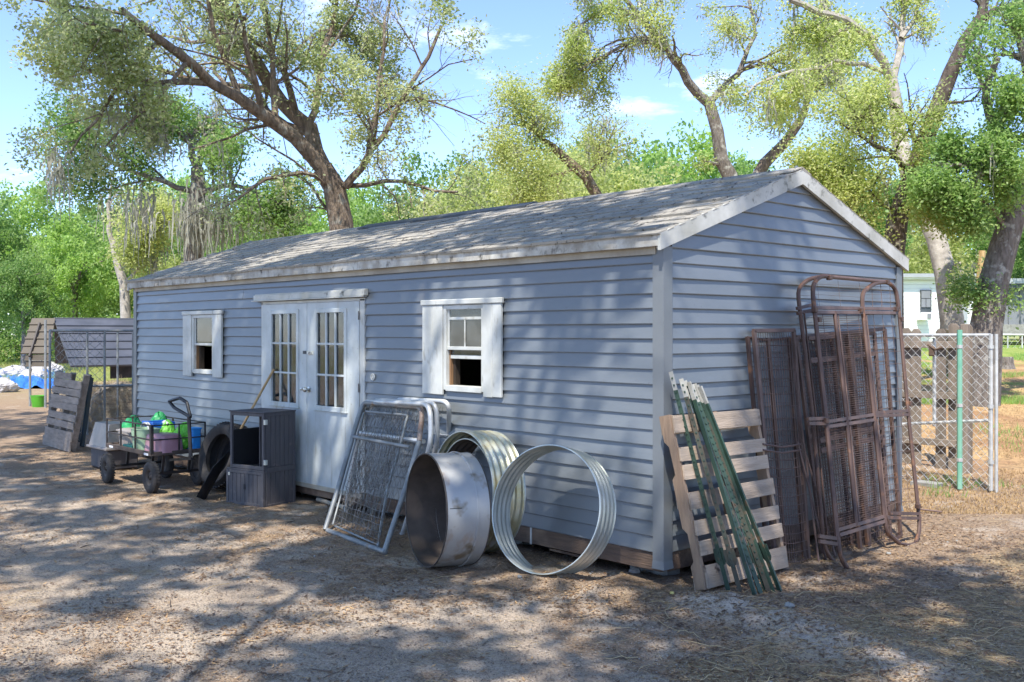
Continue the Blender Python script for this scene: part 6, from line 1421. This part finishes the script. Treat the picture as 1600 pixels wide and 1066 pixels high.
bgt = [(715, 58, 212, 45, 'mid2', 1.2, 'tall loose green tree above the ridge vent, further back'), (885, 54, 196, 42, 'yellow', 1.1, 'yellow green tree top just right of the wispy oak trunk'), (1010, 50, 222, 42, 'mid2', 1.1, 'mid green tree between the wide crown and the vivid green one'), (1140, 62, 232, 46, 'bright2', 1.1, 'light green tree behind the forked oak trunk'), (195, 54, 268, 50, 'mid2', 1.1, 'tall mid green tree behind the slim pale trunk'), (265, 60, 262, 46, 'bright2', 1.1, 'light green tree glimpsed behind the hanging moss'), (545, 60, 262, 50, 'bright2', 1.1, 'light green tree behind the big oak trunk'),
   # px, depth, top y, half width px, key, squash, what it looks like
 (118, 46, 335, 62, 'bright', 1.25, 'bright green domed tree above the carport'), (36, 42, 388, 62, 'mid', 1.15, 'grey green rounded tree left of the bright dome'), (40, 60, 276, 60, 'bright2', 1.2, 'tall light green tree at upper left edge'), (-30, 50, 300, 70, 'mid', 1.2, 'green tree cut by the left picture edge'),
 (135, 62, 300, 50, 'mid2', 1.2, 'mid green tree peeping between the bright dome and pale trunk'), (215, 60, 330, 60, 'mid', 1.3, 'dark green mass behind the slim pale trunk'), (262, 46, 385, 32, 'yellow', 1.1, 'yellow green bush just over the left roof end'), (330, 50, 255, 42, 'mid2', 1.3, 'tree with yellowish top behind the mossy oak'),
 (400, 44, 300, 60, 'dark', 1.1, 'dark tree behind the roof left of the big oak'), (470, 52, 310, 55, 'bright2', 1.1, 'light green tree left of the big oak trunk'), (610, 46, 270, 60, 'mid2', 1.1, 'loose green tree right of the big oak trunk'), (690, 40, 275, 55, 'yellow', 1.1, 'olive tree above the ridge vent left end'),
 (760, 44, 230, 50, 'yellow', 1.2, 'yellow green tree above the ridge vent'), (850, 46, 215, 60, 'yellow', 1.1, 'olive yellow tree behind the wispy oak'), (960, 42, 212, 72, 'yellow', 1.0, 'wide yellow green rounded tree over the roof middle'), (920, 60, 180, 45, 'mid2', 1.2, 'thin topped tree behind the yellow green crown'),
 (1062, 58, 204, 42, 'bright', 1.2, 'vivid green tree just left of the forked oak trunk'), (1010, 70, 235, 50, 'bright2', 1.2, 'distant vivid green tree between rounded crowns'), (1100, 50, 262, 40, 'yellow', 1.0, 'low yellow green tree at foot of the forked oak'), (1180, 55, 225, 45, 'mid2', 1.2, 'green tree behind the roof right of the fork'),
 (1250, 48, 235, 42, 'yellow', 1.2, 'olive tree above the roof peak'), (1325, 36, 225, 42, 'mid', 1.2, 'mid green tree directly behind the right roof slope'), (1385, 58, 265, 45, 'yellow', 1.2, 'yellowish tree left of the dark leaning trunk'), (1450, 62, 300, 60, 'yellow', 1.2, 'pale tree filling the gap between the two right trunks'),
 (1530, 66, 330, 60, 'bright2', 1.2, 'light green tree above the white mobile home roof'), (1600, 64, 300, 60, 'yellow', 1.2, 'pale green tree above the grey house'), (1600, 60, 250, 60, 'mid', 1.3, 'dense green tree beyond the stout right oak'), (1660, 50, 250, 70, 'mid', 1.2, 'green tree beyond the right picture edge')]
def bgtree(px, d, top, hw, key, sq, lab, grp='trees behind the shed'):
    Rr = hw / F_PX * d; p = D(px, 520, d); zt = CZ + (HY - top) / F_PX * d; g_ = gz(p[0], p[1]); rz = max(Rr * sq * .9, (zt - g_ - 1.0) / 1.75); cz = zt - rz * .80; Rr = max(Rr, rz * .72); t = thing('background_tree', lab, 'tree', (p[0], p[1], g_), grp)
    o = bpy.data.objects.new('crown', protos[key]); COL.objects.link(o); o.parent = t; o.location = (0, 0, cz - g_); o.scale = (Rr, Rr, rz); o.rotation_euler = (0, 0, rg.uniform(0, 6.28)); o['kind'] = 'stuff'
    o = bpy.data.objects.new('trunk', tm); COL.objects.link(o); o.parent = t; o.location = (0, 0, cz - g_); o.scale = (Rr, Rr, (cz - g_) / 1.55); o.rotation_euler = (0, 0, rg.uniform(0, 6.28))
for a in bgt: bgtree(*a)
# far wood: one mass nobody could count
rs_ = np.random.RandomState(77); Pc = []
for k in range(420):
    px = rs_.uniform(-260, 1860); d = rs_.uniform(74, 105); h = rs_.uniform(.2, 1) ** .6
    top = 395 if 100 < px < 1300 else 415
    yy = 545 - (545 - (top + rs_.uniform(-25, 40))) * h; c = D(px, yy, d); Pc.append((c, rs_.uniform(2.2, 4.0)))
C = np.concatenate([c + rs_.normal(size=(230, 3)) * r_ * .42 for c, r_ in Pc]); leafmesh('distant_woodland', C, .55, M['leafmid'], rs_, None, .5, .6)
# undergrowth below the left trees
C = np.concatenate([D(rs_.uniform(-60, 260), rs_.uniform(505, 556), rs_.uniform(47, 54)) + rs_.normal(size=(160, 3)) * .45 for k in range(90)]); leafmesh('undergrowth', C, .16, M['leafmid'], rs_, None, .5, .6)
C = np.concatenate([D(rs_.uniform(1380, 1620), rs_.uniform(420, 450), rs_.uniform(58, 66)) + rs_.normal(size=(160, 3)) * .7 for k in range(60)]); leafmesh('undergrowth', C, .2, M['leafyellow'], rs_, None, .5, .6)

# ================================================================== OAKS OVERHEAD (they stand beside and behind the photographer and shade the yard)

CANOPY = [(-2.6, -6.9, 8.6, 3.9, 84, 1.5, -9.8, 'spreading oak overhead behind the photographer, right hand one'),
          (-8.0, -6.4, 9.0, 4.3, 100, -7.5, -11.5, 'spreading oak overhead in front of the doors'),
          (3.4, -3.2, 7.6, 3.3, 62, 8.2, -4.4, 'oak overhead right of the photographer'),
          (-13.4, -5.8, 10.0, 4.4, 84, -15.5, -12.5, 'oak overhead shading the left of the yard'),
          (-7.2, -2.2, 8.8, 3.9, 105, -12.5, -9.5, 'tall oak reaching over the shed roof from the yard side'),
          (-.9, -3.0, 8.3, 3.1, 80, 5.5, -10.5, 'oak bough overhead before the right half of the shed'),
          (4.4, -8.2, 8.6, 4.0, 90, 6.5, -12.5, 'oak overhead behind and right of the photographer')]
def canopy(seed, ext, ncl, per, size, thick, off):
    """leaf clumps of one crown; clumps that would shadow the wanted sun patches are left out"""
    rs_ = np.random.RandomState(seed); ncl = int(ncl * 2.5); c = np.stack([rs_.uniform(-ext, ext, ncl), rs_.uniform(-ext, ext, ncl), rs_.uniform(0, thick, ncl)], -1)
    k = np.hypot(c[:, 0], c[:, 1]) < ext * (1 + .15 * np.sin(np.arctan2(c[:, 1], c[:, 0]) * 5)); c = c[k]
    S = np.array(SUN); p = c + off; t = p[:, 1] / S[1]; hw = p - S * t[:, None]; t2 = p[:, 2] / S[2]; hg = p - S * t2[:, None]
    onwall = (hw[:, 2] > .1) & (hw[:, 2] < 3.2); right = sstep(-4.2, -2.4, hw[:, 0]) * (1 - sstep(.1, .5, hw[:, 0]))
    # openings shaped by where sun patches should fall on wall, gable, roof, ground
    ow = fbm(hw[:, 0] * 1.25 + hw[:, 2] * .9, hw[:, 2] * 1.0 + 3, 2) + .16 * right - .12 * (1 - right); og = fbm(hg[:, 0] * .8 + 8, hg[:, 1] * 1.3 + 2, 3) + .02
    hb = p - S * (p[:, 0] / S[0])[:, None]; ong = (hb[:, 1] > -.1) & (hb[:, 1] < 3.7) & (hb[:, 2] > .4) & (hb[:, 2] < 3.4) & (p[:, 0] > 0)
    onroof = (hw[:, 2] >= 2.7) & (hw[:, 2] < 4.6) & (hw[:, 0] < .3) & (hw[:, 0] > -10)
    drop = np.where(onroof, fbm(hw[:, 0] * 1.5, hw[:, 2] * 2.5, 2) > .05, False) | (ong & (fbm(hb[:, 1] * 1.5 + 4, hb[:, 2] * .25, 2) > -.05)) | np.where(onwall, ow > .075, og > .095); c = c[~drop]; n = len(c); d = rs_.normal(size=(n, per, 3)) * rs_.uniform(.16, .34, n)[:, None, None]; d[:, :, 2] *= .6
    return c, (c[:, None] + d).reshape(-1, 3)
for k, (x, y, z, ext, ncl, tx, ty, lab) in enumerate(CANOPY):
    t = thing('shade_oak', lab, 'tree', (tx, ty, gz(tx, ty)), 'oaks shading the yard'); lift_ = np.array(SUN) / SUN.z * 3.5; off = np.array([x, y, z]) + lift_; x, y, z = off; cl_, P = canopy(50 + k, ext, ncl, 70, .2, 2.0, off); rs_ = np.random.RandomState(k)
    leafmesh('crown', P + off, .20, M['leaf3'], rs_, t, .6, .6)
    rj = random.Random(90 + k); b = MB(); tk = jag([(tx, ty, gz(tx, ty) - .2), (tx + .1, ty, 2.5), (tx, ty + .2, 5), (x, y - .3 * ext, z - .3)], rj, .06); b.tube(tk, [.34, .26, .2, .13, .08, .05, .03], 14, cap=False)
    hub = np.array((x, y - .3 * ext, z - .3))
    for q in range(5): a = q / 5 * 6.283 + k; e = np.array([math.cos(a), math.sin(a), 0]) * ext; b.tube(jag([hub, (hub + off + e * .25) / 2 + (0, 0, .3), off + e * .5 + (0, 0, .8)], rj, .18), [.045, .035, .026, .018, .010], 6, cap=False)
    b.build('trunk', M['barkgrey'], t, True)
